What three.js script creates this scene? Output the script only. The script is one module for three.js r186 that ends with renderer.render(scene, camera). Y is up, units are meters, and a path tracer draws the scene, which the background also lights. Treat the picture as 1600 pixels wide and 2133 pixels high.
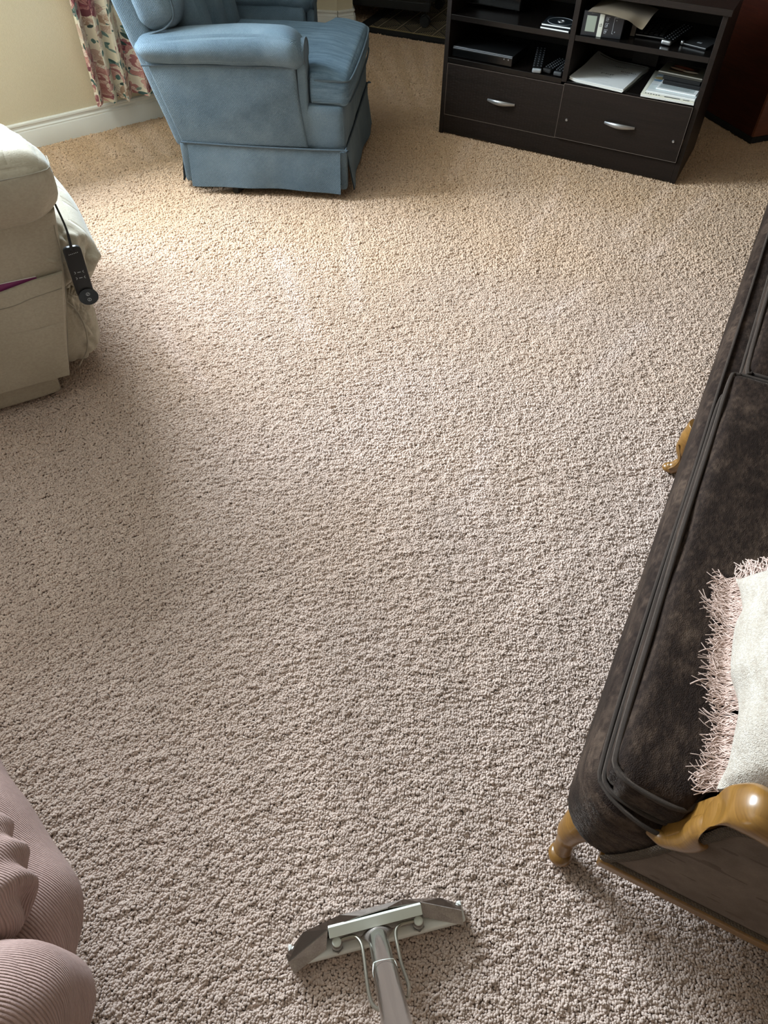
import * as THREE from 'three';
import { RoundedBoxGeometry } from 'three/addons/geometries/RoundedBoxGeometry.js';
import { mergeGeometries, mergeVertices, toCreasedNormals } from 'three/addons/utils/BufferGeometryUtils.js';
import { ImprovedNoise } from 'three/addons/math/ImprovedNoise.js';
import { RectAreaLightUniformsLib } from 'three/addons/lights/RectAreaLightUniformsLib.js';

// ------------------------------------------------------------------ camera, sky, daylight, exposure
// World: x right, y up, -z away from the photographer. Floor places are written (X, F) with F = -z.
const rad = THREE.MathUtils.degToRad;
const scene = new THREE.Scene();
const CAM_H = 1.55, FOCAL = 1480;
const camera = new THREE.PerspectiveCamera(2 * Math.atan(2133 / 2 / FOCAL) * 180 / Math.PI, 1600 / 2133, 0.02, 60);
{ // nadir of the picture lies at pixel (772, 2331): 49.5 degrees down, a degree of roll
  const d = new THREE.Vector3(772 - 800, 2331 - 1066.5, FOCAL).normalize();
  const fw = new THREE.Vector3(0, 0, 1).addScaledVector(d, -d.z).normalize();
  const r = new THREE.Vector3().crossVectors(d, fw).normalize();
  const axis = (x, y, z) => new THREE.Vector3(x * r.x + y * r.y + z * r.z, -(x * d.x + y * d.y + z * d.z), -(x * fw.x + y * fw.y + z * fw.z));
  camera.matrixAutoUpdate = true;
  const m = new THREE.Matrix4().makeBasis(axis(1, 0, 0), axis(0, -1, 0), axis(0, 0, -1));
  camera.quaternion.setFromRotationMatrix(m);
  camera.position.set(0, CAM_H, 0);
}
scene.add(camera);
scene.background = new THREE.Color(0.75, 0.88, 1.0);
RectAreaLightUniformsLib.init();
const BAY = { at: [-1.806, 3.695], a: 37.7 };              // the bay wall with the curtain
const LEFT = { p: [-3.2, -1.5], q: [-3.55, 2.35] };
const WIN_BAY = { u0: -1.35, u1: 0.25, y0: 1.0, y1: 2.35 }, FILL_WIN = { u0: 1.0, u1: 2.9, y0: 0.8, y1: 2.2 };
function daylight(at, a, w, color, intensity) {
  const u = (w.u0 + w.u1) / 2, ar = rad(a), L = new THREE.RectAreaLight(new THREE.Color(...color), intensity, w.u1 - w.u0 - 0.1, w.y1 - w.y0 - 0.1);
  L.name = 'window_daylight';
  // added panel stands in for window daylight, tilted up to spare the wall's foot
  const inn = 0.2;
  L.position.set(at[0] + u * Math.cos(ar) + inn * Math.sin(ar), (w.y0 + w.y1) / 2, -(at[1] + u * Math.sin(ar) - inn * Math.cos(ar)));
  L.rotation.order = 'YXZ'; L.rotation.y = ar + Math.PI; L.rotation.x = rad(11);
  scene.add(L);
}
const LEFT_A = Math.atan2(LEFT.q[1] - LEFT.p[1], LEFT.q[0] - LEFT.p[0]) * 180 / Math.PI;
daylight(BAY.at, BAY.a, WIN_BAY, [0.78, 0.90, 1.0], 92);
daylight(LEFT.p, LEFT_A, FILL_WIN, [0.84, 0.94, 1.0], 1.2);  // added unseen window, put in as weak fill light
const renderer = new THREE.WebGLRenderer({ antialias: true });
renderer.toneMapping = THREE.LinearToneMapping;
renderer.toneMappingExposure = 0.82;
renderer.shadowMap.enabled = true;

// ------------------------------------------------------------------ helpers
let seed = 12345;
const rnd = () => { seed = (seed + 0x6D2B79F5) | 0; let t = Math.imul(seed ^ (seed >>> 15), 1 | seed); t = (t + Math.imul(t ^ (t >>> 7), 61 | t)) ^ t; return ((t ^ (t >>> 14)) >>> 0) / 4294967296; };
const rr = (a, b) => a + (b - a) * rnd();
const perlin = new ImprovedNoise();
const ns = (x, y, z = 0) => perlin.noise(x + 31.7, y + 17.3, z + 5.1);
const V = (x, y, z) => new THREE.Vector3(x, y, z);
const cl = (x, a, b) => Math.min(b, Math.max(a, x));
const sm = (a, b, x) => { const t = cl((x - a) / (b - a), 0, 1); return t * t * (3 - 2 * t); };
const names = {};
function numbered(n) { const k = names[n] = (names[n] ?? -1) + 1; return k ? n + '_' + String(k).padStart(3, '0') : n; }

function tag(o, label, category, group) { o.userData.label = label; o.userData.category = category; if (group) o.userData.group = group; return o; }
// a thing measured in a local frame (u along angle a, y up, z to its right side) that starts at floor point (X, F)
function thing(name, X, F, a, label, category, pivot = [0, 0, 0], group) {
  const o = new THREE.Group(); o.name = numbered(name);
  const ar = rad(a);
  o.rotation.y = ar;
  o.position.set(X + pivot[0] * Math.cos(ar) + pivot[2] * Math.sin(ar), pivot[1], -(F + pivot[0] * Math.sin(ar) - pivot[2] * Math.cos(ar)));
  o._pivot = pivot;
  scene.add(o);
  return tag(o, label, category, group);
}
const pivotOf = (o) => { while (o && !o._pivot) o = o.parent; return o ? o._pivot : [0, 0, 0]; };
function part(name, geo, mat, parent, kind) {
  const p = pivotOf(parent);
  const m = new THREE.Mesh((p[0] || p[1] || p[2]) ? geo.clone().translate(-p[0], -p[1], -p[2]) : geo, mat);
  m.name = name; m.castShadow = m.receiveShadow = true;
  if (kind) m.userData.kind = kind;
  parent.add(m);
  return m;
}
function struct(name, geo, mat, parent = scene) {
  const m = new THREE.Mesh(geo, mat); m.name = name; m.castShadow = m.receiveShadow = true;
  if (parent === scene) m.userData.kind = 'structure';
  parent.add(m); return m;
}
// box-projected uv in metres
function boxUV(g, rot = 0) {
  if (g.index) g = g.toNonIndexed();
  const p = g.attributes.position, uv = new Float32Array(p.count * 2), A = V(), B = V(), C = V(), N = V();
  const c = Math.cos(rot), s = Math.sin(rot);
  for (let i = 0; i < p.count; i += 3) {
    A.fromBufferAttribute(p, i); B.fromBufferAttribute(p, i + 1); C.fromBufferAttribute(p, i + 2);
    N.copy(B).sub(A).cross(C.clone().sub(A));
    const ax = Math.abs(N.x), ay = Math.abs(N.y), az = Math.abs(N.z);
    [A, B, C].forEach((v, k) => {
      const [u, w] = ax >= ay && ax >= az ? [v.z, v.y] : ay >= az ? [v.x, v.z] : [v.x, v.y];
      uv[(i + k) * 2] = u * c - w * s; uv[(i + k) * 2 + 1] = u * s + w * c;
    });
  }
  g.setAttribute('uv', new THREE.BufferAttribute(uv, 2));
  return g;
}
function smoothNormals(g) { g.deleteAttribute('uv'); g.deleteAttribute('normal'); g = mergeVertices(g, 1e-5); g.computeVertexNormals(); return g; }
const join = (list) => mergeGeometries(list.map((g) => { const h = g.index ? g.toNonIndexed() : g; for (const k of Object.keys(h.attributes)) if (!['position', 'normal', 'uv'].includes(k)) h.deleteAttribute(k); return h; }));
function rbox(x0, x1, y0, y1, z0, z1, r = 0.002, seg = 2) {
  const w = x1 - x0, h = y1 - y0, d = z1 - z0;
  const g = new RoundedBoxGeometry(w, h, d, seg, Math.min(r, w / 2.01, h / 2.01, d / 2.01));
  g.translate((x0 + x1) / 2, (y0 + y1) / 2, (z0 + z1) / 2);
  return boxUV(g);
}
// upholstered block: rounded, puffed, optionally warped along its normals
function soft(x0, x1, y0, y1, z0, z1, r, o = {}) {
  const w = x1 - x0, h = y1 - y0, d = z1 - z0, [nx, ny, nz] = o.n ?? [22, 14, 22], puff = o.puff ?? [0, 0, 0], flat = o.flat ?? 0;
  let g = smoothNormals(new THREE.BoxGeometry(2, 2, 2, nx, ny, nz));
  const p = g.attributes.position, hw = w / 2, hh = h / 2, hd = d / 2, N = V(), v = V();
  r = Math.min(r, hw * 0.999, hh * 0.999, hd * 0.999);
  const e = (t) => flat ? t * flat + (1 - flat) * Math.sin(t * Math.PI / 2) : Math.sin(t * Math.PI / 2);
  for (let i = 0; i < p.count; i++) {
    v.set(e(p.getX(i)) * hw, e(p.getY(i)) * hh, e(p.getZ(i)) * hd);
    const q = V(cl(v.x, r - hw, hw - r), cl(v.y, r - hh, hh - r), cl(v.z, r - hd, hd - r));
    N.copy(v).sub(q).normalize();
    const fx = 1 - (v.x / hw) ** 2, fy = 1 - (v.y / hh) ** 2, fz = 1 - (v.z / hd) ** 2;
    v.copy(q).addScaledVector(N, r);
    v.x += N.x * puff[0] * fy * fz; v.y += N.y * puff[1] * Math.sqrt(Math.max(0, fx * fz)); v.z += N.z * puff[2] * fx * fy;
    v.x += (x0 + x1) / 2; v.y += (y0 + y1) / 2; v.z += (z0 + z1) / 2;
    if (o.noise) v.addScaledVector(N, o.noise * ns(v.x * (o.freq ?? 9), v.y * (o.freq ?? 9), v.z * (o.freq ?? 9)));
    if (o.warp) o.warp(v, N);
    p.setXYZ(i, v.x, v.y, v.z);
  }
  g.computeVertexNormals();
  if (o.turn) g.applyMatrix4(o.turn);
  return boxUV(g, o.uvrot ?? 0);
}
// polygon in (u, y) extruded from z0 to z1, rounded rim
function slab(pts, z0, z1, bevel = 0.004, o = {}) {
  const s = new THREE.Shape(pts.map(([x, y]) => new THREE.Vector2(x, y)));
  for (const h of o.holes ?? []) s.holes.push(new THREE.Path(h.map(([x, y]) => new THREE.Vector2(x, y))));
  let g = new THREE.ExtrudeGeometry(s, { depth: Math.max(1e-4, z1 - z0 - 2 * bevel), bevelEnabled: bevel > 0, bevelSize: bevel, bevelThickness: bevel, bevelOffset: -bevel, bevelSegments: o.seg ?? 3, curveSegments: 12 });
  g.translate(0, 0, z0 + bevel);
  g.deleteAttribute('uv');
  g = toCreasedNormals(g, 0.7);
  if (o.turn) g.applyMatrix4(o.turn);
  return boxUV(g, o.uvrot ?? 0);
}
// same in plan: polygon in (x, z) from y0 to y1
function plan(pts, y0, y1, bevel = 0.004, o = {}) {
  const g = slab(pts.map(([x, z]) => [x, -z]), 0, y1 - y0, bevel, o);
  g.applyMatrix4(new THREE.Matrix4().makeRotationX(-Math.PI / 2));
  g.translate(0, y0, 0);
  return boxUV(g, o.uvrot ?? 0);
}
function roundRect(x0, x1, y0, y1, r) {
  const R = Array.isArray(r) ? r : [r, r, r, r], pts = [], c = [[x0, y0, 180], [x1, y0, 270], [x1, y1, 0], [x0, y1, 90]];
  c.forEach(([x, y, a], k) => { const q = R[k], cx = x + (k === 0 || k === 3 ? q : -q), cy = y + (k < 2 ? q : -q); for (let i = 0; i <= 6; i++) { const t = rad(a + i * 15); pts.push([cx + q * Math.cos(t), cy + q * Math.sin(t)]); } });
  return pts.filter((p, i) => i === 0 || Math.hypot(p[0] - pts[i - 1][0], p[1] - pts[i - 1][1]) > 1e-5);
}
const curve = (pts, closed = false) => new THREE.CatmullRomCurve3(pts.map((p) => V(...p)), closed, 'catmullrom', 0.5);
const tube = (pts, r, n = 40, m = 8, closed = false) => new THREE.TubeGeometry(curve(pts, closed), n, r, m, closed);
// tube whose radius (and vertical / side squash) runs along the curve
function limb(pts, radii, n = 48, m = 14, squash = [1, 1]) {
  const c = curve(pts), f = c.computeFrenetFrames(n, false), pos = [], idx = [];
  for (let i = 0; i <= n; i++) {
    const t = i / n, P = c.getPoint(t), k = t * (radii.length - 1), a = Math.min(radii.length - 2, Math.floor(k)), b = k - a;
    const s = b * b * (3 - 2 * b), R = radii[a] * (1 - s) + radii[a + 1] * s;
    for (let j = 0; j < m; j++) { const th = j / m * 2 * Math.PI, q = P.clone().addScaledVector(f.normals[i], Math.cos(th) * R * squash[0]).addScaledVector(f.binormals[i], Math.sin(th) * R * squash[1]); pos.push(q.x, q.y, q.z); }
  }
  for (let i = 0; i < n; i++) for (let j = 0; j < m; j++) { const a = i * m + j, b = i * m + (j + 1) % m; idx.push(a, b, a + m, b, b + m, a + m); }
  for (const e of [0, n]) { const P = c.getPoint(e / n), k = pos.length / 3; pos.push(P.x, P.y, P.z); for (let j = 0; j < m; j++) { const a = e * m + j, b = e * m + (j + 1) % m; e ? idx.push(a, b, k) : idx.push(b, a, k); } }
  const g = new THREE.BufferGeometry(); g.setAttribute('position', new THREE.Float32BufferAttribute(pos, 3)); g.setIndex(idx); g.computeVertexNormals();
  return boxUV(g);
}
// sheet from a function (s, t) -> Vector3, uv in metres given by size
function sheet(f, n, m, w, h) {
  const pos = [], uv = [], idx = [];
  for (let j = 0; j <= m; j++) for (let i = 0; i <= n; i++) { const v = f(i / n, j / m); pos.push(v.x, v.y, v.z); uv.push(i / n * w, j / m * h); }
  for (let j = 0; j < m; j++) for (let i = 0; i < n; i++) { const a = j * (n + 1) + i; idx.push(a, a + 1, a + n + 1, a + 1, a + n + 2, a + n + 1); }
  const g = new THREE.BufferGeometry(); g.setAttribute('position', new THREE.Float32BufferAttribute(pos, 3)); g.setAttribute('uv', new THREE.Float32BufferAttribute(uv, 2)); g.setIndex(idx); g.computeVertexNormals();
  return g;
}
// convex plate through 3D points, given a thickness
function plate(pts, thick) {
  const P = pts.map((p) => V(...p)), n = P.length, N = P[1].clone().sub(P[0]).cross(P[2].clone().sub(P[0])).normalize(), pos = [];
  const lo = P.map((p) => p.clone().addScaledVector(N, -thick)), tri = (a, b, c) => pos.push(a.x, a.y, a.z, b.x, b.y, b.z, c.x, c.y, c.z);
  for (let i = 1; i < n - 1; i++) { tri(P[0], P[i], P[i + 1]); tri(lo[0], lo[i + 1], lo[i]); }
  for (let i = 0; i < n; i++) { const j = (i + 1) % n; tri(P[i], lo[i], P[j]); tri(P[j], lo[i], lo[j]); }
  const g = new THREE.BufferGeometry(); g.setAttribute('position', new THREE.Float32BufferAttribute(pos, 3)); g.computeVertexNormals();
  return boxUV(g);
}
const cyl = (r0, r1, h, n = 20) => { const g = new THREE.CylinderGeometry(r0, r1, h, n); return g; };

// ------------------------------------------------------------------ textures
const hash = (x, y, s) => { let h = Math.imul(x, 374761393) ^ Math.imul(y, 668265263) ^ Math.imul(s, 1274126177); h = Math.imul(h ^ (h >>> 13), 1274126177); return ((h ^ (h >>> 16)) >>> 0) / 4294967296; };
function pn(x, y, px, py, s) { // tileable value noise with px by py cells
  const X = x * px, Y = y * py, x0 = Math.floor(X), y0 = Math.floor(Y), fx = X - x0, fy = Y - y0, ex = fx * fx * (3 - 2 * fx), ey = fy * fy * (3 - 2 * fy);
  const a = (i, j) => hash(((x0 + i) % px + px) % px, ((y0 + j) % py + py) % py, s);
  return (a(0, 0) * (1 - ex) + a(1, 0) * ex) * (1 - ey) + (a(0, 1) * (1 - ex) + a(1, 1) * ex) * ey;
}
function tex(size, metres, fn, srgb = false) {
  const [w, h] = Array.isArray(size) ? size : [size, size], d = new Uint8Array(w * h * 4);
  for (let j = 0; j < h; j++) for (let i = 0; i < w; i++) {
    const c = fn(i / w, j / h), k = (j * w + i) * 4;
    for (let q = 0; q < 3; q++) d[k + q] = cl(Math.round((Array.isArray(c) ? c[q] : c) * 255), 0, 255);
    d[k + 3] = 255;
  }
  const t = new THREE.DataTexture(d, w, h); t.wrapS = t.wrapT = THREE.RepeatWrapping; t.magFilter = THREE.LinearFilter;
  const [mx, my] = Array.isArray(metres) ? metres : [metres, metres];
  t.repeat.set(1 / mx, 1 / my); if (srgb) t.colorSpace = THREE.SRGBColorSpace; t.needsUpdate = true;
  return t;
}
function canvasTex(w, h, metres, draw) {
  const c = document.createElement('canvas'); c.width = w; c.height = h; draw(c.getContext('2d'), w, h);
  const t = new THREE.CanvasTexture(c); t.colorSpace = THREE.SRGBColorSpace; t.wrapS = t.wrapT = THREE.RepeatWrapping; t.magFilter = THREE.LinearFilter;
  if (metres) t.repeat.set(1 / metres[0], 1 / metres[1]);
  return t;
}
const hex = (h) => [(h >> 16 & 255) / 255, (h >> 8 & 255) / 255, (h & 255) / 255];
const mixc = (a, b, t) => a.map((x, i) => x + (b[i] - x) * t);
const std = (o) => new THREE.MeshStandardMaterial(o);
const phys = (o) => new THREE.MeshPhysicalMaterial(o);

// blue woven upholstery
const blueMap = tex(512, 0.7, (x, y) => { const n = 0.55 * pn(x, y, 6, 6, 1) + 0.3 * pn(x, y, 17, 17, 2) + 0.15 * pn(x, y, 200, 200, 3), w = pn(x, y, 256, 256, 4); return mixc(hex(0x4c6272), hex(0x7f929e), n * 0.8 + w * 0.2); }, true);
const blueBump = tex(256, 0.05, (x, y) => { const a = (x + y) * 10, b = (x - y) * 6; const k = Math.abs((a % 1 + 1) % 1 - 0.5) * 2, m = 0.5 + 0.5 * Math.sin(b * Math.PI * 2); return 0.7 * k * (0.6 + 0.4 * m) + 0.3 * pn(x, y, 64, 64, 8); });
const blue = phys({ name: 'blue woven fabric', map: blueMap, bumpMap: blueBump, bumpScale: 0.003, roughness: 0.9, sheen: 0.5, sheenColor: new THREE.Color(0.5, 0.58, 0.64), sheenRoughness: 0.5 });
const chenMap = tex(512, [0.45, 0.45], (x, y) => { const n = 0.5 * pn(x, y, 5, 40, 11) + 0.3 * pn(x, y, 20, 160, 12) + 0.2 * pn(x, y, 256, 256, 13); return mixc(hex(0x3a5265), hex(0x738a9a), n); }, true);
const chenBump = tex(256, [0.12, 0.05], (x, y) => 0.6 * pn(x, y, 12, 60, 14) + 0.4 * pn(x, y, 64, 64, 15));
const chenille = phys({ name: 'blue chenille seat fabric', map: chenMap, bumpMap: chenBump, bumpScale: 0.0016, roughness: 0.9, sheen: 0.5, sheenColor: new THREE.Color(0.4, 0.55, 0.65), sheenRoughness: 0.5 });
// cream microsuede
const creamMap = tex(512, 0.6, (x, y) => { const n = 0.6 * pn(x, y, 5, 5, 21) + 0.4 * pn(x, y, 120, 160, 22); return mixc(hex(0x9c9482), hex(0xb3ac9b), n); }, true);
const creamBump = tex(1024, 0.5, (x, y) => { // fine nap over soft creases
  const w = pn(x, y, 5, 5, 24), q = pn(x + 0.06 * w, y + 0.04 * w, 7, 3, 25), r2 = pn(x - 0.05 * w, y + 0.05 * w, 4, 9, 26);
  const crease = Math.pow(1 - Math.abs(2 * q - 1), 9) * sm(0.45, 0.8, pn(x, y, 4, 4, 27)) + Math.pow(1 - Math.abs(2 * r2 - 1), 9) * sm(0.45, 0.8, pn(x, y, 4, 4, 28));
  return 0.75 - 0.5 * crease + 0.06 * w + 0.05 * (pn(x, y, 256, 340, 23) - 0.5);
});
const cream = phys({ name: 'cream suede fabric', map: creamMap, bumpMap: creamBump, bumpScale: 0.006, roughness: 0.85, sheen: 0.6, sheenColor: new THREE.Color(0.75, 0.85, 0.9), sheenRoughness: 0.45 });
// mauve corduroy
const mauveMap = tex(512, 0.3, (x, y) => { const n = 0.5 * pn(x, y, 5, 5, 31) + 0.5 * pn(x, y, 100, 100, 32); return mixc(hex(0x9c7f77), hex(0xb99c94), n); }, true);
const cordBump = tex([256, 256], [0.056, 0.056], (x, y) => { const k = Math.abs(Math.sin(y * 12 * Math.PI)); return 0.85 * Math.pow(k, 0.7) + 0.15 * pn(x, y, 90, 90, 33); });
const mauve = phys({ name: 'mauve corduroy', map: mauveMap, bumpMap: cordBump, bumpScale: 0.0022, roughness: 0.9, sheen: 0.6, sheenColor: new THREE.Color(0.8, 0.72, 0.72), sheenRoughness: 0.45 });
// brown crushed velvet
const velvMap = tex(1024, 0.7, (x, y) => {
  const a = pn(x, y, 7, 9, 41), b = pn(x + 0.05 * a, y, 24, 40, 42), c = pn(x, y, 70, 140, 43), f = pn(x, y, 400, 300, 44);
  const n = cl(0.1 + 1.7 * Math.pow(cl(0.4 * a + 0.35 * b + 0.35 * c - 0.28, 0, 1), 1.3) + 0.18 * (f - 0.4), 0, 1);
  return mixc(hex(0x1a110d), hex(0x4a3c32), n);
}, true);
const velvBump = tex(256, 0.06, (x, y) => 0.6 * pn(x, y, 40, 60, 45) + 0.4 * pn(x, y, 10, 12, 46));
const velvet = phys({ name: 'brown velvet', map: velvMap, bumpMap: velvBump, bumpScale: 0.0012, roughness: 0.85, specularIntensity: 0.3, sheen: 0.5, sheenColor: new THREE.Color(0.5, 0.44, 0.38), sheenRoughness: 0.4 });
const velvetWelt = phys({ name: 'brown velvet welt', color: 0x382c24, bumpMap: velvBump, bumpScale: 0.002, roughness: 0.9, sheen: 0.6, sheenColor: new THREE.Color(0.6, 0.46, 0.36), sheenRoughness: 0.4 });
const velvetSide = phys({ name: 'worn brown velvet', map: tex(512, 0.4, (x, y) => { const n = 0.5 * pn(x, y, 6, 6, 47) + 0.3 * pn(x, y, 25, 25, 48) + 0.2 * pn(x, y, 200, 200, 49), s = pn(x, y, 9, 40, 50) > 0.86 ? 0.5 : 0; return mixc(hex(0x54463c), hex(0x78695d), cl(n - s, 0, 1)); }, true), roughness: 0.9, sheen: 0.5, sheenColor: new THREE.Color(0.5, 0.45, 0.42), sheenRoughness: 0.4 });
const gimp = std({ name: 'braided gimp', color: 0x5d5042, bumpMap: tex(128, 0.012, (x, y) => Math.abs(Math.sin((x + y) * Math.PI * 2)) * Math.abs(Math.sin((x - y) * Math.PI * 2))), bumpScale: 0.003, roughness: 0.9 });
// woods
function wood(c0, c1, metres, s, o) { return phys({ map: tex(512, metres, (x, y) => { const w = pn(x, y, 3, 14, s), g = pn(x, y, 6, 128, s + 1), f = pn(x, y, 30, 250, s + 2); return mixc(hex(c0), hex(c1), cl(0.45 * w + 0.35 * g + 0.2 * f, 0, 1)); }, true), ...o }); }
const honey = wood(0x67461c, 0x946b30, [0.35, 0.3], 60, { name: 'honey varnished wood', roughness: 0.32, clearcoat: 0.5, clearcoatRoughness: 0.18 });
const espresso = wood(0x17120f, 0x241c18, [0.6, 0.25], 64, { name: 'espresso laminate', roughness: 0.38, specularIntensity: 0.6, bumpMap: tex([256, 256], [0.12, 0.05], (x, y) => pn(x, y, 8, 120, 68)), bumpScale: 0.0003 });
const espressoEdge = std({ name: 'worn laminate edge', color: 0x6a5e55, roughness: 0.6 });
const shelfGloss = wood(0x0e0c0b, 0x171311, [0.6, 0.25], 65, { name: 'espresso shelf', roughness: 0.22, specularIntensity: 0.7 });
const mahogany = wood(0x2c0f08, 0x4a1f12, [0.35, 0.6], 70, { name: 'mahogany veneer', roughness: 0.42, specularIntensity: 0.5 });
const mahoganyFront = wood(0x5a2f1e, 0x7d4a34, [0.35, 0.6], 72, { name: 'mahogany front veneer', roughness: 0.4 });
// plain things
const black = std({ name: 'black plastic', color: 0x0f1011, roughness: 0.45 });
const blackGloss = phys({ name: 'glossy black plastic', color: 0x08090a, roughness: 0.15 });
const blackMatte = std({ name: 'matte black', color: 0x121212, roughness: 0.8 });
const greyPlastic = std({ name: 'grey plastic', color: 0x9aa0a4, roughness: 0.45 });
const keyGrey = std({ name: 'button grey', color: 0x3a3e42, roughness: 0.5 });
const silver = std({ name: 'brushed silver', color: 0xb9bcbe, roughness: 0.32, metalness: 0.85 });
const chrome = std({ name: 'polished steel', color: 0xd2d6d9, roughness: 0.17, metalness: 1, bumpMap: tex(128, [0.05, 0.2], (x, y) => pn(x, y, 40, 6, 80)), bumpScale: 0.0001 });
const steelMatte = std({ name: 'scuffed steel', map: tex(256, 0.08, (x, y) => { const n = 0.5 * pn(x, y, 8, 8, 81) + 0.5 * pn(x, y, 60, 60, 82); return mixc(hex(0x8f8680), hex(0xbdb4ad), n); }, true), roughness: 0.5, metalness: 0.75 });
const darkSteel = std({ name: 'dark reflecting steel', color: 0x6e6862, roughness: 0.2, metalness: 1 });
const paleMetal = std({ name: 'pale coated bracket', color: 0xd9ddd2, roughness: 0.4 });
const white = std({ name: 'white nylon', color: 0xe6e6e0, roughness: 0.5 });
const wirem = std({ name: 'zinc rod', color: 0xa7a294, roughness: 0.35, metalness: 0.9 });
const paper = std({ name: 'paper edge', color: 0xd8d8d2, roughness: 0.8 });
const wallPaint = std({ name: 'cream wall', map: tex(512, 1.2, (x, y) => { const n = 0.6 * pn(x, y, 5, 5, 90) + 0.4 * pn(x, y, 256, 256, 91); return mixc(hex(0xd3c8ab), hex(0xddd3b9), n); }, true), bumpMap: tex(256, 0.15, (x, y) => pn(x, y, 64, 64, 92)), bumpScale: 0.0004, roughness: 0.85 });
const trimWhite = std({ name: 'white gloss paint', map: tex(256, 0.8, (x, y) => mixc(hex(0xe2e2da), hex(0xecece6), pn(x, y, 7, 7, 93)), true), roughness: 0.4 });
const ceilingPaint = std({ name: 'ceiling paint', color: 0x9d988d, roughness: 0.9 });
const glass = phys({ name: 'window glass', color: 0xffffff, transmission: 1, thickness: 0, roughness: 0.02, ior: 1.5 });

// ------------------------------------------------------------------ room shell
const FLOOR_Y = -0.0105;
const floorMat = std({ name: 'carpet backing', map: tex(512, 0.25, (x, y) => { const n = 0.5 * pn(x, y, 60, 60, 101) + 0.5 * pn(x, y, 25, 25, 102); return mixc(hex(0xa59084), hex(0xbda799), n); }, true), bumpMap: tex(256, 0.1, (x, y) => pn(x, y, 16, 16, 103)), bumpScale: 0.004, roughness: 1 });
const floor = struct('floor', rbox(-4.2, 5.2, FLOOR_Y - 0.12, FLOOR_Y, -9.2, 3.0, 0.002), floorMat);
struct('ceiling', rbox(-4.2, 5.2, 2.5, 2.62, -9.2, 3.0, 0.002), ceilingPaint);
function wall(name, P, Q, o = {}) { // interior lies on the right of the walk from P to Q
  const a = Math.atan2(Q[1] - P[1], Q[0] - P[0]), L = Math.hypot(Q[0] - P[0], Q[1] - P[1]), e0 = o.e0 ?? 0.1, e1 = o.e1 ?? 0.1;
  const W = o.window, holes = W ? [[[W.u0, W.y0], [W.u0, W.y1], [W.u1, W.y1], [W.u1, W.y0]]] : [];
  const g = slab([[-e0, FLOOR_Y - 0.05], [L + e1, FLOOR_Y - 0.05], [L + e1, 2.52], [-e0, 2.52]], -0.14, 0, 0, { holes });
  const m = struct('wall_' + name, g, o.paint ?? wallPaint);
  m.rotation.y = a; m.position.set(P[0], 0, -P[1]);
  if (!o.noBase) {
    const prof = [[0, 0], [0.019, 0], [0.019, 0.086], [0.016, 0.092], [0.0165, 0.097], [0.010, 0.104], [0.0095, 0.112], [0.014, 0.117], [0.013, 0.124], [0.004, 0.128], [0, 0.128]];
    const s = new THREE.Shape(prof.map(([x, y]) => new THREE.Vector2(x, y + FLOOR_Y)));
    const b0 = o.b0 ?? 0, b1 = o.b1 ?? 0;
    let bg = new THREE.ExtrudeGeometry(s, { depth: L - b0 - b1, bevelEnabled: false });
    bg.rotateY(Math.PI / 2);              // profile x -> -z, depth -> +x
    bg.scale(1, 1, -1); bg.translate(b0, 0, 0);
    { const ix = bg.attributes.position, n = ix.count; for (let i = 0; i < n; i += 3) { const x = [ix.getX(i + 1), ix.getY(i + 1), ix.getZ(i + 1)]; ix.setXYZ(i + 1, ix.getX(i + 2), ix.getY(i + 2), ix.getZ(i + 2)); ix.setXYZ(i + 2, ...x); } bg.computeVertexNormals(); }
    const bm = struct('baseboard_' + name, boxUV(toCreasedNormals(bg, 0.5)), trimWhite);
    bm.rotation.y = a; bm.position.copy(m.position);
  }
  if (W) {
    const n = o.number, grp = new THREE.Group(); grp.name = 'window_' + n; grp.userData.kind = 'structure'; grp.rotation.y = a; grp.position.copy(m.position); scene.add(grp);
    const t = 0.045, um = (W.u0 + W.u1) / 2, ym = (W.y0 + W.y1) / 2;
    struct('window_frame', join([rbox(W.u0, W.u0 + t, W.y0, W.y1, -0.13, -0.05), rbox(W.u1 - t, W.u1, W.y0, W.y1, -0.13, -0.05), rbox(W.u0 + t, W.u1 - t, W.y0, W.y0 + t, -0.13, -0.05), rbox(W.u0 + t, W.u1 - t, W.y1 - t, W.y1, -0.13, -0.05), rbox(um - 0.02, um + 0.02, W.y0 + t, W.y1 - t, -0.12, -0.06), rbox(W.u0 + t, um - 0.02, ym - 0.018, ym + 0.018, -0.12, -0.06), rbox(um + 0.02, W.u1 - t, ym - 0.018, ym + 0.018, -0.12, -0.06)]), trimWhite, grp);
    struct('window_sill', rbox(W.u0 - 0.05, W.u1 + 0.05, W.y0 - 0.03, W.y0, -0.05, 0.05, 0.008), trimWhite, grp);
    struct('casing', join([rbox(W.u0 - 0.08, W.u0, W.y0, W.y1 + 0.08, 0, 0.02), rbox(W.u1, W.u1 + 0.05, W.y0, W.y1 + 0.08, 0, 0.02), rbox(W.u0, W.u1, W.y1, W.y1 + 0.08, 0, 0.02)]), trimWhite, grp);
    for (const [x0, x1] of [[W.u0 + t, um - 0.02], [um + 0.02, W.u1 - t]]) for (const [y0, y1] of [[W.y0 + t, ym - 0.018], [ym + 0.018, W.y1 - t]]) struct('pane', rbox(x0, x1, y0, y1, -0.093, -0.089, 0.0005, 1), glass, grp);
  }
  return m;
}
const ba = rad(BAY.a), bayP = (u) => [BAY.at[0] + u * Math.cos(ba), BAY.at[1] + u * Math.sin(ba)];
const P1 = bayP(-2.2), P2 = bayP(1.02);
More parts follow.
